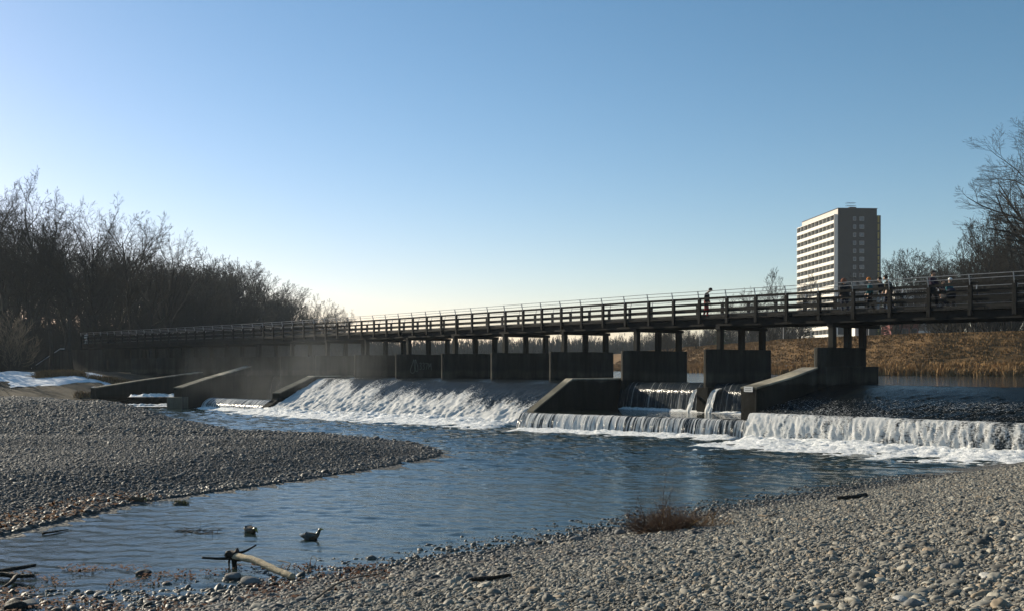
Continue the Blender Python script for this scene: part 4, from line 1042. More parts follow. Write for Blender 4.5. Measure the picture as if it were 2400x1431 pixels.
for a0, a1, z0, z1 in ((bw * .5, bw * .5 + .14, 1.05, FH - .05), (.2, bw - .14, 1.05, 1.13)):
    fr.obox(tpt((a0 + a1) / 2, .93, ZT - FH + (z0 + z1) / 2), (ta.x, ta.y, 0), (tb.x, tb.y, 0), (0, 0, 1), (a1 - a0) / 2, .02, (z1 - z0) / 2)
fr_o = fr.build("frame", M['frame'], wp)
pp = tbox(0, LEN, -.06, .1, ZT - FH + .12, ZT - FH + 1.06, "balcony_parapet", M['white_paint'])
sl = tbox(0, LEN, -.12, 1.35, ZT - FH - .12, ZT - FH + .06, "balcony_slab", M['white_paint'])
dv = tbox(-.08, .08, -.02, 1.3, 4, ZT, "partition", M['white_paint'])
for k in range(1, NB + 1): tcopy(dv, k * bw, 0, 0)
for f_ in range(NF):
    if f_: tcopy(pp, 0, 0, -f_ * FH); tcopy(sl, 0, 0, -f_ * FH)
    for k in range(NB):
        if f_ == 0 and k == 0: continue
        c = tcopy(wp, k * bw, 0, -f_ * FH)
        fc = fr_o.copy(); C.objects.link(fc); fc.parent = c
bl = tbox(-.02, .18, .15, 1.35, ZT - FH + .3, ZT - .15, "blue_panel", M['blue_panel'])
yl = tbox(-.02, .18, 15.75, 16.35, ZT - FH + .3, ZT - .15, "yellow_panel", M['yellow_panel'])
for f_ in range(1, NF): tcopy(bl, 0, 0, -f_ * FH); tcopy(yl, 0, 0, -f_ * FH)
tbox(0, LEN, 15.65, 16.9, 4, ZT, "far_balconies", M['grey_render'])
for b0, b1 in ((6.9, 8.0), (9.2, 10.9)):
    g0 = tbox(.10, .19, b0, b1, ZT - FH + .9, ZT - FH + 2.3, "gable_window", M['frame'])
    g1 = tbox(.06, .095, b0 + .16, b1 - .16, ZT - FH + 1.06, ZT - FH + 2.14, "pane", M['glass'], g0)
    for f_ in range(1, NF):
        c = tcopy(g0, 0, 0, -f_ * FH); pc = g1.copy(); C.objects.link(pc); pc.parent = c
mb = MB()
for a, b_ in ((4, 7.2), (4, 8.6), (5.4, 7.2), (5.4, 8.6)): mb.beam(tpt(a, b_, ZT + 2.5), tpt(a, b_, ZT + 5.2), .12, .12)
for z in (4.0, 5.0):
    for a in (4, 5.4): mb.beam(tpt(a, 6.2, ZT + z), tpt(a, 9.6, ZT + z), .1, .1)
mb.obox(tpt(4.7, 8.3, ZT + 2.9), (ta.x, ta.y, 0), (tb.x, tb.y, 0), (0, 0, 1), 1.2, 1.2, .5); mb.build("roof_aerial", M['roof'], tw)
mb = MB(); mb.beam(tpt(22, 4, ZT + 2.4), tpt(22, 4, ZT + 5.4), .12, .12); mb.build("mast", M['roof'], tw)

def house(name, label, px0, px1, d, ztop, depth, wall_m, z0=4.0, storeys=(), roof=None, cols=4, win=(1.0, 1.3), yaw=-.12):
    a = at(px0, 857, d); b_ = at(px1, 857, d); w = b_.x - a.x; t = tag(empty(name, (a.x, d, z0), yaw), label, "building")
    mb = MB(); mb.box(0, w, 0, depth, 0, ztop - z0); mb.build("wall_body", wall_m, t)
    first = None
    for z in storeys:
        for k in range(cols):
            x = w * (k + .5) / cols
            mb = MB(); mb.box(x - win[0] / 2 - .08, x + win[0] / 2 + .08, -.06, -.003, z - z0 - .08, z - z0 + win[1] + .08); fr_ = mb.build("window", M['frame'], t)
            mb = MB(); mb.box(x - win[0] / 2, x + win[0] / 2, -.085, -.062, z - z0, z - z0 + win[1]); mb.build("pane", M['glass'], fr_)
    if roof == 'gable':
        mb = MB(); h = ztop - z0
        mb.add([(-.4, -.4, h - .05), (w + .4, -.4, h - .05), (w + .4, depth + .4, h - .05), (-.4, depth + .4, h - .05), (-.4, depth / 2, h + w * .3 + 1.2), (w + .4, depth / 2, h + w * .3 + 1.2)], [(0, 1, 5, 4), (2, 3, 4, 5), (0, 4, 3), (1, 2, 5), (0, 3, 2, 1)])
        mb.build("roof", M['roof'], t)
    elif roof == 'flat':
        mb = MB(); h = ztop - z0; mb.box(-.3, w + .3, -.3, depth + .3, h, h + .3); mb.build("roof", M['pale_parapet'], t)
    return t
h = house("house", "white house with a small doorway on the levee edge behind the pier columns", 2004, 2031, 205, 12.6, 9, M['white_paint'], storeys=(10.2,), cols=1, roof='gable', win=(.9, 1.1))
mb = MB(); mb.box(.75, 1.55, -.05, -.004, 3.6, 5.9); mb.build("door", M['roof'], h)
house("house", "pink gabled house half hidden by the forked tree under the deck", 2090, 2150, 190, 11.5, 8, M['pink'], storeys=(9.2,), cols=3, roof='gable')
house("apartment_house", "pale flats with a grid of windows seen through the bridge railing", 2098, 2222, 235, 20.8, 10, M['white_paint'], storeys=(9.0, 11.8, 14.6, 17.4), cols=9, roof='flat', win=(1.1, 1.4))
house("apartment_house", "low pale house at the foot of the tower block behind the columns", 1962, 2006, 250, 11.0, 10, M['pale_parapet'], storeys=(8.6,), cols=3, roof='flat')
# lamp posts along the levee path
for k, (px, top, d, lb) in enumerate([(1640, 770, 215, "slim lamp post on the levee beside the second pier from the ramp wall"), (1737, 762, 180, "slim lamp post on the levee between two pier columns"),
                                      (1836, 752, 165, "slim lamp post on the levee next to the dark slanting tree"), (1901, 745, 158, "slim lamp post on the levee beside the little conifer"), (2036, 735, 146, "slim lamp post on the levee by the white house")]):
    p = at(px, 857, d); zb = float(z_levee(np.array([p.x]), np.array([p.y]))[0]); zt = EYE + (857 - top) / 2400 * d
    t = tag(empty("street_lamp", (p.x, p.y, zb)), lb, "street lamp", "lamp posts along the levee path")
    mb = MB(); mb.tube([(0, 0, -.2), (0, 0, zt - zb)], [.06, .045], 6); mb.build("pole", M['steel'], t)
    mb = MB(); mb.obox((.2, 0, zt - zb), (1, 0, 0), (0, 1, 0), (0, 0, 1), .3, .1, .05); mb.build("lamp_head", M['steel'], t)
p = at(1857, 846, 126); zb = float(z_levee(np.array([p.x]), np.array([p.y]))[0])
t = tag(empty("bench", (p.x, p.y, zb), -.3), "small white slab bench on the dry grass below the levee", "bench")
mb = MB(); mb.box(-.8, .8, -.25, .25, .42, .54); mb.build("seat", M['white_paint'], t, bevel=.02)
for x in (-.5, .5): mb = MB(); mb.box(x - .1, x + .1, -.18, .18, -.1, .417); mb.build("leg", M['white_paint'], t)

# ------------------------------------------------------------------ people on the bridge
def flat(name, col, rough=.85): return simple(name, col, rough, .12, 12.0)
M['skin'] = flat("skin", (.4, .25, .18), .6); M['black_cloth'] = flat("black_cloth", (.018, .018, .021)); M['dark_denim'] = flat("dark_denim", (.03, .035, .055))
M['red_cloth'] = flat("red_cloth", (.25, .015, .02)); M['teal_cloth'] = flat("teal_cloth", (.02, .11, .13)); M['white_cloth'] = flat("white_cloth", (.72, .72, .70))
M['olive_cloth'] = flat("olive_cloth", (.055, .05, .035)); M['fur'] = flat("brown_fur", (.17, .075, .05)); M['orange_knit'] = flat("orange_knit", (.4, .15, .04)); M['dark_hair'] = flat("dark_hair", (.02, .015, .012))
M['shoe'] = flat("shoe_leather", (.03, .028, .026)); M['pale_shoe'] = flat("pale_shoe", (.6, .6, .58)); M['purple_cloth'] = flat("purple_cloth", (.03, .02, .035)); M['lip'] = flat("lip", (.35, .12, .1))
def skin_mesh(name, vs, es, rad, root, sub=1):
    bm = bmesh.new(); ly = bm.verts.layers.skin.verify(); bv = []
    for i, (p, r) in enumerate(zip(vs, rad)):
        v = bm.verts.new(p); v[ly].radius = r if isinstance(r, tuple) else (r, r); v[ly].use_root = (i == root); bv.append(v)
    for a, b_ in es: bm.edges.new((bv[a], bv[b_]))
    me = bpy.data.meshes.new("skin_tmp"); bm.to_mesh(me); bm.free()
    o = bpy.data.objects.new("skin_tmp", me); C.objects.link(o)
    m_ = o.modifiers.new("s", 'SKIN'); m_.use_smooth_shade = True; m_.branch_smoothing = .4
    o.modifiers.new("u", 'SUBSURF').levels = sub
    dg = bpy.context.evaluated_depsgraph_get(); out = bpy.data.meshes.new_from_object(o.evaluated_get(dg)); out.name = name
    bpy.data.objects.remove(o); bpy.data.meshes.remove(me)
    out.polygons.foreach_set("use_smooth", [True] * len(out.polygons))
    return out
def paint_by_bone(me, vs, es, emat, mats):
    for m in mats: me.materials.append(m)
    n = len(me.polygons); c = np.zeros(n * 3); me.polygons.foreach_get("center", c); c = c.reshape(-1, 3)
    best = np.full(n, 1e9); idx = np.zeros(n, np.int32)
    for (a, b_), mi in zip(es, emat):
        p, q = np.array(vs[a]), np.array(vs[b_]); d = q - p; t = np.clip(((c - p) @ d) / max(d @ d, 1e-9), 0, 1); ds = np.linalg.norm(c - p - t[:, None] * d, axis=1)
        k = ds < best; best[k] = ds[k]; idx[k] = mi
    me.polygons.foreach_set("material_index", idx)
def ellipsoid(name, c, r, m, parent, seg=10, ring=7, cut=None):
    vs = []; fs = []
    for i in range(ring + 1):
        th = math.pi * i / ring
        for j in range(seg): ph = 2 * math.pi * j / seg; vs.append((c[0] + r[0] * math.sin(th) * math.cos(ph), c[1] + r[1] * math.sin(th) * math.sin(ph), c[2] + r[2] * math.cos(th)))
    for i in range(ring):
        for j in range(seg): fs.append((i * seg + j, (i + 1) * seg + j, (i + 1) * seg + (j + 1) % seg, i * seg + (j + 1) % seg))
    if cut is not None: fs = [f for f in fs if cut(tuple(sum(vs[i][k] for i in f) / 4 for k in range(3)))]
    mb = MB(); mb.add(vs, fs); return mb.build(name, m, parent, smooth_=True)
def person(label, loc, yaw, h, top, legs, shoes, hair, stride=.1, arm=(.0, .0), lean=.0, look=0.0, hood=None, hat=None, coat=None, bulk=1.0, reach=None, group="people on the footbridge"):
    """faces local +X; stride: half step; arm: forward swing of left/right hand; lean: forward bend; look: head pitch down"""
    t = tag(empty("person", loc, yaw), label, "person", group)
    s = h
    def P(x, y, z): return [(x + lean * max(0, z - .5) ) * s, y * s, z * s]
    V = [P(0, 0, .53), P(.0, 0, .62), P(.005, 0, .74), P(.0, 0, .835), P(.012 + look * .04, 0, .885), P(.022 + look * .09, 0, .935 - look * .012), P(.012 + look * .10, 0, .975 - look * .02)]
    Rr = [.078 * bulk, .074 * bulk, .088 * bulk, .036, .044, .055, .036]
    E_ = [(0, 1), (1, 2), (2, 3), (3, 4), (4, 5), (5, 6)]; EM = [0, 0, 0, 1, 1, 1]
    # nose and ears
    b0 = len(V); hd = V[5]; V += [[hd[0] + .062 * s, 0, hd[2] - .018 * s], [hd[0] - .004 * s, .062 * s, hd[2] - .01 * s], [hd[0] - .004 * s, -.062 * s, hd[2] - .01 * s]]; Rr += [.009, .010, .010]; E_ += [(5, b0), (5, b0 + 1), (5, b0 + 2)]; EM += [1, 1, 1]
    for k, sd in enumerate((1, -1)):
        b0 = len(V); f = arm[k]
        sh = P(0, .108 * sd * bulk, .795); el = P(-.02 + f * .35, .135 * sd * bulk, .64 + abs(f) * .03); wr = P(.02 + f * 1.0, .12 * sd, .51 + max(0, f) * .30)
        if reach is not None: el = P(.07, .13 * sd, .655); wr = [reach[0], reach[1] * sd, reach[2]]
        dv = Vector(wr) - Vector(el); dv.normalize(); hn_ = Vector(wr) + dv * .045 * s
        V += [sh, el, wr, list(hn_)]; Rr += [.05 * bulk, .040 * bulk, .025, .024]; E_ += [(2, b0), (b0, b0 + 1), (b0 + 1, b0 + 2), (b0 + 2, b0 + 3)]; EM += [0, 0, 0, 1]
        hb = b0 + 3; sdv = Vector((0, 1, 0)); up_ = dv.cross(sdv)
        for q, (off, ln) in enumerate(((-.018, .03), (-.006, .04), (.006, .043), (.018, .038))):
            b1 = len(V); p1 = hn_ + up_ * off * s + dv * .022 * s; p2 = p1 + (dv * .8 - sdv * .5 * sd).normalized() * ln * s
            V += [list(p1), list(p2)]; Rr += [.0075, .006]; E_ += [(hb, b1), (b1, b1 + 1)]; EM += [1, 1]
        b1 = len(V); p1 = Vector(wr) + dv * .02 * s + up_ * -.028 * s; V += [list(p1), list(p1 + (dv - up_ * .5).normalized() * .03 * s)]; Rr += [.009, .007]; E_ += [(b0 + 2, b1), (b1, b1 + 1)]; EM += [1, 1]
        b0 = len(V); st = stride * sd
        V += [P(0, .055 * sd, .50), P(st * .55 + .02, .058 * sd, .285), P(st - .015 + (-.03 if st < 0 else 0), .058 * sd, .05 + (.02 if st < 0 else 0)), [(st + .085) * s, .066 * sd * s, .022 * s]]
        for i_ in (1, 2): V[b0 + i_][0] = (V[b0 + i_][0])
        Rr += [.066 * bulk, .046, .034, .026]; E_ += [(0, b0), (b0, b0 + 1), (b0 + 1, b0 + 2), (b0 + 2, b0 + 3)]; EM += [2, 2, 2, 3]
    Rr = [r * s for r in Rr]
    me = skin_mesh("person_body", V, E_, Rr, 0)
    paint_by_bone(me, V, E_, EM, [top, M['skin'], legs, shoes])
    link("body", me, None, t)
    hx, hz_ = V[5][0], V[5][2]
    for sd in (1, -1): ellipsoid("eye", (hx + .053 * s, .022 * sd * s, hz_ + .004 * s), (.006 * s, .009 * s, .006 * s), M['dark_hair'], t, 6, 4)
    ellipsoid("mouth", (hx + .045 * s, 0, hz_ - .04 * s), (.008 * s, .018 * s, .005 * s), M['lip'], t, 6, 4)
    if hood: ellipsoid("hood", (hx - .012 * s, 0, hz_ + .002 * s), (.085 * s, .088 * s, .088 * s), hood, t, 12, 9, cut=lambda c: not (c[0] - hx > .045 * s and abs(c[1]) < .05 * s and c[2] < hz_ + .055 * s))
    elif hat: ellipsoid("hat", (hx - .006 * s, 0, hz_ + .022 * s), (.069 * s, .066 * s, .062 * s), hat, t, 12, 8, cut=lambda c: c[2] > hz_ + .008 * s)
    else: ellipsoid("hair", (hx - .012 * s, 0, hz_ + .012 * s), (.068 * s, .066 * s, .066 * s), hair, t, 12, 9, cut=lambda c: c[2] > hz_ + .02 * s or c[0] < hx - .012 * s)
    if coat:
        vs = []; fs = []; n = 12
        for k_, (z, rx, ry) in enumerate(((.60, .085, .10), (.50, .098, .112), (.41, .105, .118))):
            for j in range(n): a = 2 * math.pi * j / n; vs.append((rx * bulk * s * math.cos(a) + lean * max(0, z - .5) * s, ry * bulk * s * math.sin(a), z * s))
        for k_ in range(2):
            for j in range(n): fs.append((k_ * n + j, k_ * n + (j + 1) % n, (k_ + 1) * n + (j + 1) % n, (k_ + 1) * n + j))
        mb = MB(); mb.add(vs, fs); mb.build("coat_skirt", coat, t, smooth_=True)
    return t
DH = 2.97
def on_deck(px, t):
    u = u_at(px, t); q = RZ(u, t, DH); _, d, n = R(u, t); return q, math.atan2(-d.y, -d.x)      # yaw facing towards -u (right in the view)
K = M
q, yw = on_deck(1655, -.62); person("man in black cap and jacket with red trousers looking down over the bridge railing", q, yw + .35, 1.78, K['black_cloth'], K['red_cloth'], K['shoe'], K['dark_hair'], .03, (.06, .05), .14, .9, hat=K['black_cloth'], bulk=1.1)
q, yw = on_deck(1980, -.8); person("person in a long dark coat with a big brown fur trimmed hood", q, yw + math.pi - .3, 1.82, K['black_cloth'], K['dark_denim'], K['pale_shoe'], K['dark_hair'], .05, (.03, .02), .02, .3, hood=K['fur'], coat=K['black_cloth'], bulk=1.22)
q, yw = on_deck(2039, -.8); person("person in an orange knitted hat and teal jacket", q, yw + math.pi + .4, 1.79, K['teal_cloth'], K['black_cloth'], K['shoe'], K['orange_knit'], .07, (.06, -.05), .0, .2, hat=K['orange_knit'], bulk=1.1)
q, yw = on_deck(2066, -1.2); person("person in a dark jacket and white trousers beside the one in olive", q, yw + math.pi, 1.82, K['black_cloth'], K['white_cloth'], K['pale_shoe'], K['dark_hair'], .09, (-.06, .07), .05, .3)
q, yw = on_deck(2083, -.7); person("broad person in an olive black coat walking close beside the white trousers", q, yw + math.pi + .2, 1.84, K['olive_cloth'], K['dark_denim'], K['shoe'], K['dark_hair'], .11, (.08, -.06), .08, .5, bulk=1.22)
q, yw = on_deck(2184, -.75); person("tall dark haired man in a dark jacket pushing a pram", q, yw, 1.92, K['purple_cloth'], K['black_cloth'], K['shoe'], K['dark_hair'], .12, (.2, .2), .05, .1, reach=(.46, .17, 1.03), bulk=1.08)
pram_q, pram_yaw = q, yw
q, yw = on_deck(2209, -1.7); person("dark haired child half hidden behind the pram", q, yw + .2, 1.52, K['black_cloth'], K['dark_denim'], K['shoe'], K['dark_hair'], .06, (.05, -.05))
q, yw = on_deck(2226, -1.6); person("child in a pale white hat behind the pram", q, yw - .2, 1.57, K['teal_cloth'], K['black_cloth'], K['shoe'], K['dark_hair'], .06, (-.05, .05), hat=K['white_cloth'], hood=None)
q, yw = on_deck(616, -1.2); person("small far walker in black in the middle of the bridge's far half", q, yw + math.pi, 1.72, K['black_cloth'], K['black_cloth'], K['shoe'], K['dark_hair'], .1, (.06, -.06))
q, yw = on_deck(194, -1.2); person("tiny far person in pale clothes at the wooded end of the bridge", q, yw, 1.7, K['white_cloth'], K['white_cloth'], K['shoe'], K['dark_hair'], .06, (.03, -.03))
for px, lb in ((1505, "tiny dark walker on the far bank under the bridge, left of a pair"), (1516, "tiny dark walker on the far bank under the bridge, right of a pair")):
    p = at(px, 857, 222); zb = float(z_levee(np.array([p.x]), np.array([p.y]))[0]); person(lb, (p.x, p.y, zb - .02), 2.0, 1.72, K['black_cloth'], K['black_cloth'], K['shoe'], K['dark_hair'], .1, (.05, -.05), group="walkers on the far bank")
# the pram, pushed along the deck
pr = tag(empty("pram", pram_q + Vector((math.cos(pram_yaw), math.sin(pram_yaw), 0)) * .82, pram_yaw), "dark pram with round spoked wheels pushed by the tall man", "pram")
mb = MB()
for sd in (-.24, .24):
    mb.tube([(-.36, sd, 1.02), (-.18, sd, .82), (.30, sd, .24)], .014, 6); mb.tube([(-.26, sd, .2), (.02, sd, .55), (.16, sd, .75)], .014, 6)
mb.tube([(-.36, -.24, 1.02), (-.36, .24, 1.02)], .018, 6); mb.build("frame", M['black_cloth'], pr)
vs = []; fs = []
for k, (z, x0, x1, w) in enumerate(((.46, -.22, .30, .15), (.52, -.32, .40, .20), (.76, -.36, .44, .22), (.74, -.33, .41, .20), (.56, -.28, .36, .17))):
    for j in range(12):
        a = 2 * math.pi * j / 12; vs.append(((x0 + x1) / 2 + (x1 - x0) / 2 * math.cos(a), w * math.sin(a), z))
for k in range(4):
    for j in range(12): fs.append((k * 12 + j, k * 12 + (j + 1) % 12, (k + 1) * 12 + (j + 1) % 12, (k + 1) * 12 + j))
fs.append(tuple(reversed(range(12)))); fs.append(tuple(range(48, 60)))
mb = MB(); mb.add(vs, fs); mb.build("carry_cot", M['black_cloth'], pr, smooth_=True)
ellipsoid("canopy", (.16, 0, .76), (.27, .23, .27), M['dark_denim'], pr, 12, 8, cut=lambda c: c[2] > .755 and c[0] > .08)
for x, r in ((-.26, .15), (.30, .11)):
    for sd in (-.27, .27):
        mb = MB(); mb.tube([(x + r * math.cos(2 * math.pi * k / 14), sd, r + r * math.sin(2 * math.pi * k / 14)) for k in range(15)], .018, 6, cap=False); w_ = mb.build("wheel", M['shoe'], pr, smooth_=True)
        mb = MB()
        for k in range(6): a = math.pi * k / 3; mb.beam((x, sd, r), (x + r * math.cos(a), sd, r + r * math.sin(a)), .01, .01, up=(0, 1, 0))
        mb.build("spokes", M['steel'], w_)

# ------------------------------------------------------------------ ducks
M['duck_grey'] = simple("duck_grey_plumage", (.12, .115, .105), .7, .3, 30.0); M['duck_green'] = simple("duck_green_head", (.012, .03, .02), .35, .2, 20); M['duck_brown'] = simple("duck_brown_plumage", (.10, .07, .045), .8, .45, 40.0)
M['duck_white'] = simple("duck_white_plumage", (.7, .69, .66), .8, .06, 20); M['bill'] = simple("duck_bill", (.3, .26, .06), .5, .1, 20); M['duck_black'] = simple("duck_black_plumage", (.02, .02, .02), .6, .2, 20)
def duck(label, loc, yaw, male=True, preen=False, sink=.0, sc=1.0):
    t = tag(empty("duck", loc, yaw), label, "duck", None); t.scale = (sc,) * 3
    if preen: hv = [(.13, 0, .10), (.15, 0, .12), (.165, 0, .115), (.19, .02, .07), (.205, .03, .03)]
    else: hv = [(.135, 0, .11), (.155, 0, .17), (.178, 0, .222), (.222, 0, .212), (.262, 0, .203)]
    V = [(-.255, 0, .105), (-.18, 0, .075), (-.04, 0, .062), (.085, 0, .062)] + hv
    Rr = [(.02, .01), .05, .088, .078, .046, .036, .043, (.016, .012), (.014, .006)]
    E_ = [(i, i + 1) for i in range(8)]
    me = skin_mesh("duck_body", V, E_, Rr, 2, 2)
    if male: paint_by_bone(me, V, E_, [1, 0, 2, 2, 3, 3, 4, 4], [M['duck_grey'], M['duck_black'], M['duck_brown'], M['duck_green'], M['bill']])
    else: paint_by_bone(me, V, E_, [0, 0, 0, 0, 0, 0, 1, 1], [M['duck_brown'], M['bill']])
    link("body", me, None, t, (0, 0, -sink))
    for sd in (1, -1):
        w_ = ellipsoid("wing", (-.06, .062 * sd, .088 - sink), (.15, .028, .045), M['duck_grey'] if male else M['duck_brown'], t, 12, 8)
        ellipsoid("eye", (hv[2][0] + .016, .033 * sd, hv[2][2] + .006 - sink), (.006, .004, .006), M['duck_black'], t, 6, 4)
    if male: ellipsoid("tail_patch", (-.205, 0, .095 - sink), (.05, .045, .03), M['duck_white'], t, 10, 6)
    return t
duck("drake swimming to the right with its dark head raised", on_level(730, 1260, 0), .05, True, sink=.025, sc=1.0)
duck("drake with lowered head and a bright white tail, left of the swimming one", on_level(589, 1246, 0), -.75, True, True, sink=.02, sc=1.0)
duck("brown duck feeding at the edge of the gravel bar", on_level(322, 1176, 0), .05, False, True, sink=.01, sc=1.15)

# ------------------------------------------------------------------ driftwood, sticks, bush, stones, leaves
M['driftwood'] = simple("bleached_driftwood", (.46, .38, .26), .85, .35, 9.0, .7, stretch=(1, 1, 1)); M['dark_wood'] = simple("wet_dark_wood", (.03, .025, .02), .7, .4, 6.0, .6); M['stick'] = simple("grey_stick", (.13, .105, .08), .85, .35, 6.0, .4)
def rough_tube(name, path, r0, r1, m, parent, n=10, seed=0, knob=.12, sub=10):
    pts = [Vector(p) for p in path]; Q = []
    for a, b_ in zip(pts, pts[1:]): Q += [a.lerp(b_, k / sub) for k in range(sub)]
    Q.append(pts[-1])
    for _ in range(3): Q[1:-1] = [(Q[i - 1] + Q[i] * 2 + Q[i + 1]) / 4 for i in range(1, len(Q) - 1)]
    mb = MB(); k = len(Q); mb.tube(Q, [r0 + (r1 - r0) * i / (k - 1) for i in range(k)], n)
    gg = random.Random(seed)
    v = []
    for i, p in enumerate(mb.v):
        c = Q[min(i // n, k - 1)]; d = Vector(p) - c
        f = 1 + knob * (2 * float(noise2(np.array([i % n * .9 + seed]), np.array([i // n * .45]), seed)[0]) - 1); v.append(tuple(c + d * f))
    mb.v = v; return mb.build(name, m, parent, smooth_=True)
def rel(o, pts): return [Vector(p) - Vector(o) for p in pts]
o = on_level(690, 1352, .06)
lg = tag(empty("driftwood_log", o), "pale bleached driftwood log with dark broken root branches at the water's edge", "log")
d1 = 18.4
hd = at(548, 1301, d1); path = [at(687, 1350, 17.1), at(655, 1338, 17.4), at(600, 1312, 17.95), hd]
rough_tube("trunk", rel(o, path), .052, .066, M['driftwood'], lg, 12, 3, .16)
rough_tube("root_stub", rel(o, [at(560, 1296, d1), at(543, 1300, d1), at(528, 1296, d1)]), .11, .045, M['dark_wood'], lg, 9, 4, .5, 4)
rough_tube("prop", rel(o, [at(548, 1302, d1), at(550, 1318, d1), at(550, 1334, d1)]), .05, .048, M['dark_wood'], lg, 8, 5, .2, 4)
rough_tube("branch", rel(o, [at(537, 1307, d1), at(505, 1308, d1 - .2), at(474, 1305, d1 - .4)]), .026, .02, M['dark_wood'], lg, 7, 6, .2, 5)
rough_tube("branch", rel(o, [at(560, 1295, d1), at(580, 1288, d1 + .3), at(600, 1276, d1 + .5)]), .026, .016, M['dark_wood'], lg, 7, 7, .25, 5)
rough_tube("branch", rel(o, [at(538, 1310, d1), at(536, 1320, d1), at(538, 1332, d1)]), .018, .012, M['dark_wood'], lg, 6, 8, .2, 4)
o = on_level(40, 1352, .0)
l2 = tag(empty("driftwood_branches", o), "dark crossed driftwood branches in the shallows at the left edge", "driftwood")
for pts, r0, r1, sd in (([at(-60, 1345, 17.4), at(20, 1334, 17.6), at(84, 1323, 17.9)], .04, .03, 11), ([at(-60, 1352, 17.2), at(10, 1343, 17.3), at(40, 1349, 17.2), at(80, 1348, 17.2)], .05, .03, 12), ([at(38, 1349, 17.2), at(26, 1364, 16.8), at(5, 1376, 16.5)], .04, .02, 13)):
    rough_tube("branch", rel(o, pts), r0, r1, M['dark_wood'], l2, 8, sd, .25, 6)
def ground_at(px, py):
    """where the line of sight of a place of the photograph meets the near gravel"""
    lo = .5
    for k in range(4000):
        d = 4 + k * .01; p = at(px, py, d)
        z = float(z_near(np.array([p.x]), np.array([p.y]))[0])
        if p.z <= max(z, 0): return Vector((p.x, p.y, max(z, 0)))
    return p
def stick(label, pix, r0, r1, m, lift=.02, seed=0, cat="stick", arc=0.0):
    g0 = [ground_at(*q) for q in pix]; n = len(g0); o = g0[0]
    pts = [q - o + Vector((0, 0, lift + arc * math.sin(math.pi * i / max(1, n - 1)))) for i, q in enumerate(g0)]
    e = tag(empty("stick", o), label, cat); rough_tube("stem", pts, r0, r1, m, e, 7, seed, .2, 6)
    return e
stick("dark driftwood piece on the gravel near the middle of the bottom edge", [(1100, 1365), (1150, 1361), (1197, 1354)], .035, .025, M['dark_wood'], .05, 21)
stick("long thin grey branch lying on the gravel right of the pale log", [(738, 1412), (790, 1380), (850, 1362), (900, 1350)], .018, .010, M['stick'], .05, 22, arc=.06)
stick("short dark log on the upper slope of the gravel bank", [(1962, 1172), (1995, 1170), (2030, 1163)], .06, .05, M['dark_wood'], .06, 23, cat="log")
stick("thin curved stick right of the red bush", [(1778, 1210), (1802, 1213), (1825, 1204)], .02, .012, M['stick'], .04, 24)
stick("thin bent twig standing beside the end of the pale log", [(652, 1320), (683, 1333), (672, 1342)], .012, .008, M['dark_wood'], .06, 25, arc=.05)
stick("slim arched twig at the waterline right of the pale log", [(722, 1338), (731, 1312), (744, 1322), (733, 1334)], .007, .005, M['dark_wood'], .02, 26, arc=.1)
stick("dark flat piece of wood in the shallows beside brown leaves", [(99, 1251), (128, 1247), (160, 1241)], .028, .012, M['dark_wood'], .02, 27)
# drowned twigs
o = on_level(460, 1245, 0); e = tag(empty("drowned_branch", o), "tangle of thin dark twigs sticking out of the water left of the ducks", "branch")
g5 = random.Random(77); q = []
for k in range(34):
    a = Vector((g5.uniform(-.55, .45), g5.uniform(-.25, .25), -.02)); b_ = a + Vector((g5.gauss(.1, .22), g5.gauss(0, .15), abs(g5.gauss(.05, .05)))); q.append((*a, *b_, .006, .003)); c = b_ + Vector((g5.gauss(.05, .12), g5.gauss(0, .1), g5.gauss(.0, .04))); q.append((*b_, *c, .004, .002))
q.append((-.4, 0, .02, .55, .05, .03, .009, .006)); q.append((.05, .1, 0, .07, .1, .22, .005, .003))
v, f = tubes_np(q, 4); link("twigs", mesh_np("drowned_twigs", v, f), M['dark_wood'], e)
# red brown bush at the waterline
o = ground_at(1570, 1243); e = tag(empty("bush", o), "dry red brown bush sprawling at the edge of the gravel bank", "bush")
q = []
def sprout(p, d, L, r, lv):
    for k in range(3):
        d = (d + Vector((g5.gauss(0, .22), g5.gauss(0, .22), g5.gauss(.03, .15)))).normalized(); p2 = p + d * L / 3; q.append((*p, *p2, r, r * .75)); r *= .75
        if lv < 2:
            for _ in range(2): sprout(p2, (d + Vector((g5.gauss(0, .6), g5.gauss(0, .6), g5.gauss(.1, .4)))).normalized(), L * .45, r * .7, lv + 1)
        p = p2
for k in range(150):
    x = g5.uniform(-.75, .85); a = g5.uniform(0, 6.28); dr = Vector((math.cos(a) * .9, math.sin(a) * .7, g5.uniform(.0, .6))).normalized()
    sprout(Vector((x, g5.gauss(0, .18), -.02)), dr, g5.uniform(.3, .66) * (1.25 - .5 * abs(x)), .010, 0)
for x, L in ((-.12, 1.15), (-.3, .85), (-.5, .7), (.05, .7), (.35, .55)): sprout(Vector((x, 0, 0)), Vector((g5.gauss(0, .1) + x * .35, 0, 1)).normalized(), L, .011, 1)
v, f = tubes_np(q, 3); link("twigs", mesh_np("bush_twigs", v, f), M['red_twig'], e)
q2 = q; q = []
for k in range(26):
    x = g5.uniform(-.2, 1.0); p = Vector((x, g5.gauss(0, .15), .05)); d = Vector((g5.gauss(.3, .5), g5.gauss(0, .4), .3)).normalized(); sprout(p, d, g5.uniform(.25, .5), .010, 1)
v, f = tubes_np(q, 3); link("dead_stalks", mesh_np("bush_stalks", v, f), M['reed'], e)
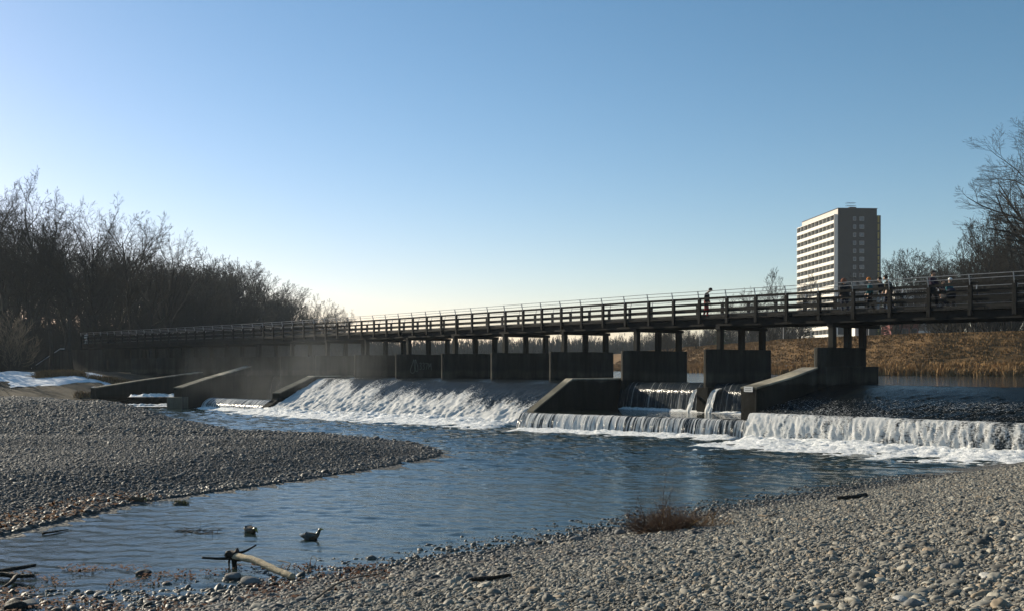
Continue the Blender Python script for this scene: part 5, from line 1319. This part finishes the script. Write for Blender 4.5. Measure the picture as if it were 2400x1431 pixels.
# tuft of grass on a stone in the channel
o = on_level(422, 1180, 0); e = tag(empty("grass_tuft", o), "small olive grass tuft standing in the channel beside the gravel bar", "plant")
def stone_mesh(name, seed, r, m, flat_=.6):
    bm = bmesh.new(); bmesh.ops.create_icosphere(bm, subdivisions=3, radius=1)
    for v_ in bm.verts:
        c = v_.co.copy(); nf = float(noise2(np.array([c.x * 1.1 + seed * 3.3 + c.z]), np.array([c.y * 1.1 - c.z * .7]), seed)[0]); k_ = 1 + .5 * (nf - .5); v_.co = Vector((c.x * 1.2 * k_, c.y * .95 * k_, c.z * flat_ * k_)) * r
    me = bpy.data.meshes.new(name); bm.to_mesh(me); bm.free(); me.materials.append(m); me.polygons.foreach_set("use_smooth", [True] * len(me.polygons)); return me
link("stone", stone_mesh("tuft_stone", 3, .12, M['stone_wet']), None, e)
bl_ = blades("grass_blades", np.array([[x, y, .03] for x in np.linspace(-.13, .16, 7) for y in (-.06, 0, .06)]), 10, .085, .005, simple("olive_grass", (.12, .11, .035), .9, .3, 8), 9, 1.4, .035); bl_.parent = e; bl_["kind"] = 'stuff'
def boulder(label, px, py, r, m, seed, fl=.65, group=None, z=None):
    q = ground_at(px, py) if z is None else on_level(px, py, z)
    o_ = link("stone", stone_mesh("stone", seed, r, m, fl), None, None, q + Vector((0, 0, r * fl * .35))); o_.rotation_euler = (0, 0, seed * 1.3)
    return tag(o_, label, "stone", group)
M['tan_stone'] = simple("tan_stone", (.36, .28, .2), .8, .2, 8, .3); M['pale_stone'] = simple("pale_stone", (.42, .41, .38), .8, .15, 8, .3); M['mid_stone'] = simple("grey_stone", (.17, .17, .165), .8, .25, 8, .3); M['black_stone'] = simple("wet_black_stone", (.035, .034, .03), .7, .25, 8, .3)
boulder("tan oval stone on the right gravel with a shadow to its right", 2178, 1296, .085, M['tan_stone'], 31)
boulder("blue grey boulder-like pebble below the tan oval stone", 2220, 1332, .075, M['mid_stone'], 32)
boulder("round cream stone at the bottom edge of the right gravel", 2112, 1410, .07, M['pale_stone'], 33)
boulder("large grey cobble just right of the round cream stone", 2140, 1420, .075, M['mid_stone'], 34, .7)
boulder("pale wedge shaped cobble in the lower right gravel", 2310, 1354, .08, M['pale_stone'], 35, .5)
boulder("ochre stone in front of the red bush", 1526, 1268, .06, M['tan_stone'], 36)
boulder("dark stone clump at the left foot of the red bush", 1452, 1252, .13, M['mid_stone'], 37, .8)
boulder("wet stone at the waterline, leftmost of the row left of the bush", 1242, 1276, .11, M['mid_stone'], 38, .5)
boulder("wet stone in the middle of the waterline row left of the bush", 1264, 1274, .085, M['black_stone'], 39, .6)
boulder("pale stone at the right end of the waterline row left of the bush", 1290, 1272, .08, M['pale_stone'], 40, .55)
boulder("squat stone on the waterline halfway between the row and the bush", 1352, 1266, .12, M['mid_stone'], 41, .6)
boulder("smooth dark stone lying in the shallows left of the pale log", 338, 1343, .13, M['black_stone'], 42, .38, z=0.0)
boulder("grey boulder by the foot of the pale log", 588, 1365, .15, M['mid_stone'], 43, .6)
boulder("flat stone left of the boulder under the pale log", 545, 1352, .12, M['mid_stone'], 44, .5)
boulder("long flat pale stone at the bottom left corner", 65, 1416, .15, M['mid_stone'], 45, .35)
boulder("rounded dark stone at the bottom left corner beside the long flat stone", 35, 1424, .14, M['black_stone'], 46, .6)
boulder("dark stone sticking out of the water below the gravel bar", 171, 1209, .11, M['mid_stone'], 47, .7, z=0.0)
boulder("low wet stone at the tip of the leaves on the gravel bar", 195, 1196, .15, M['black_stone'], 48, .4, z=0.0)
boulder("flat wet stone right of the low wet stone by the bar", 216, 1197, .15, M['black_stone'], 49, .35, z=0.0)
# leaf litter in the shallows and on the bar's near corner
def leaves(name, pts, m, seed, size=.05):
    g6 = np.random.default_rng(seed); n = len(pts); pts = np.asarray(pts)
    a = g6.uniform(0, 6.28, n); s_ = size * g6.uniform(.6, 1.4, n); tl = g6.normal(0, .5, (n, 2))
    ca, sa = np.cos(a), np.sin(a); qs = []
    for lx, ly, lz in ((-1, 0, .2), (0, -.55, 0), (1.1, 0, .25), (0, .55, 0)):
        x = (lx * ca - ly * sa) * s_; y = (lx * sa + ly * ca) * s_; qs.append(pts + np.stack([x, y, np.abs(x * tl[:, 0] + y * tl[:, 1]) + lz * s_], 1))
    v = np.stack(qs, 1).reshape(-1, 3); b0 = (np.arange(n) * 4)[:, None]
    return tag(link(name, mesh_np(name, v, b0 + np.array([[0, 1, 2, 3]])), m), kind='stuff')
M['leaf'] = simple("red_brown_leaf", (.10, .045, .024), .8, .5, 14)
Lp = []
while len(Lp) < 2600:
    Y = ng.uniform(13, 18.5); X = ng.uniform(-.56, -.12) * Y; z = float(z_near(np.array([X]), np.array([Y]))[0])
    if -.13 < z < .28 and fbm(np.array([X * 1.3]), np.array([Y * 1.3]), 91, 3)[0] > .47 + .1 * max(0, z) * 4: Lp.append((X, Y, max(z, 0.0) + .012))
leaves("fallen_leaves", Lp, M['leaf'], 5, .036)
Lp = []
while len(Lp) < 420:
    Y = ng.uniform(20.5, 28); X = ng.uniform(-.56, -.3) * Y
    z = float(z_bar(np.array([X]), np.array([Y]))[0])
    if -.03 < z < .14 and inside(np.array([X]), np.array([Y]), BAR)[0]: Lp.append((X, Y, max(z, 0) + .05))
leaves("fallen_leaves", Lp, simple("brown_leaf", (.13, .062, .028), .8, .5, 14), 6, .06)
# stones peeping out of the shallows at the bottom left
Y = gs.uniform(11.5, 16.5, 30000); X = gs.uniform(-.56, .1, 30000) * Y; Z = z_near(X, Y); ok = (Z > -.09) & (Z < .06) & (gs.random(30000) < .25)
P = np.stack([X[ok], Y[ok], np.maximum(Z[ok], -.03)], 1); pebbles("shallow_pebbles", P, lognorm(len(P), .06, .45, .025, .2), SGW, 9)
# a bird far up in the sky
p = at(1812, 650, 150); e = tag(empty("bird", p, .4), "tiny dark bird flying left of the tower block", "bird")
V = [(-.22, 0, 0), (-.05, 0, .01), (.12, 0, .02), (.22, 0, .04), (.30, 0, .03)]; me = skin_mesh("bird_body", V, [(i, i + 1) for i in range(4)], [.03, .07, .06, .04, .012], 1, 1); me.materials.append(M['duck_black']); link("body", me, None, e)
for sd in (1, -1):
    mb = MB(); mb.add([(.1, .03 * sd, .03), (-.08, .03 * sd, .03), (-.1, .36 * sd, .14), (.06, .34 * sd, .15), (-.12, .62 * sd, .05), (.1, .03 * sd, .015), (-.08, .03 * sd, .015), (-.1, .36 * sd, .125)], [(0, 1, 2, 3), (3, 2, 4), (5, 6, 7)]); mb.build("wing", M['duck_black'], e)
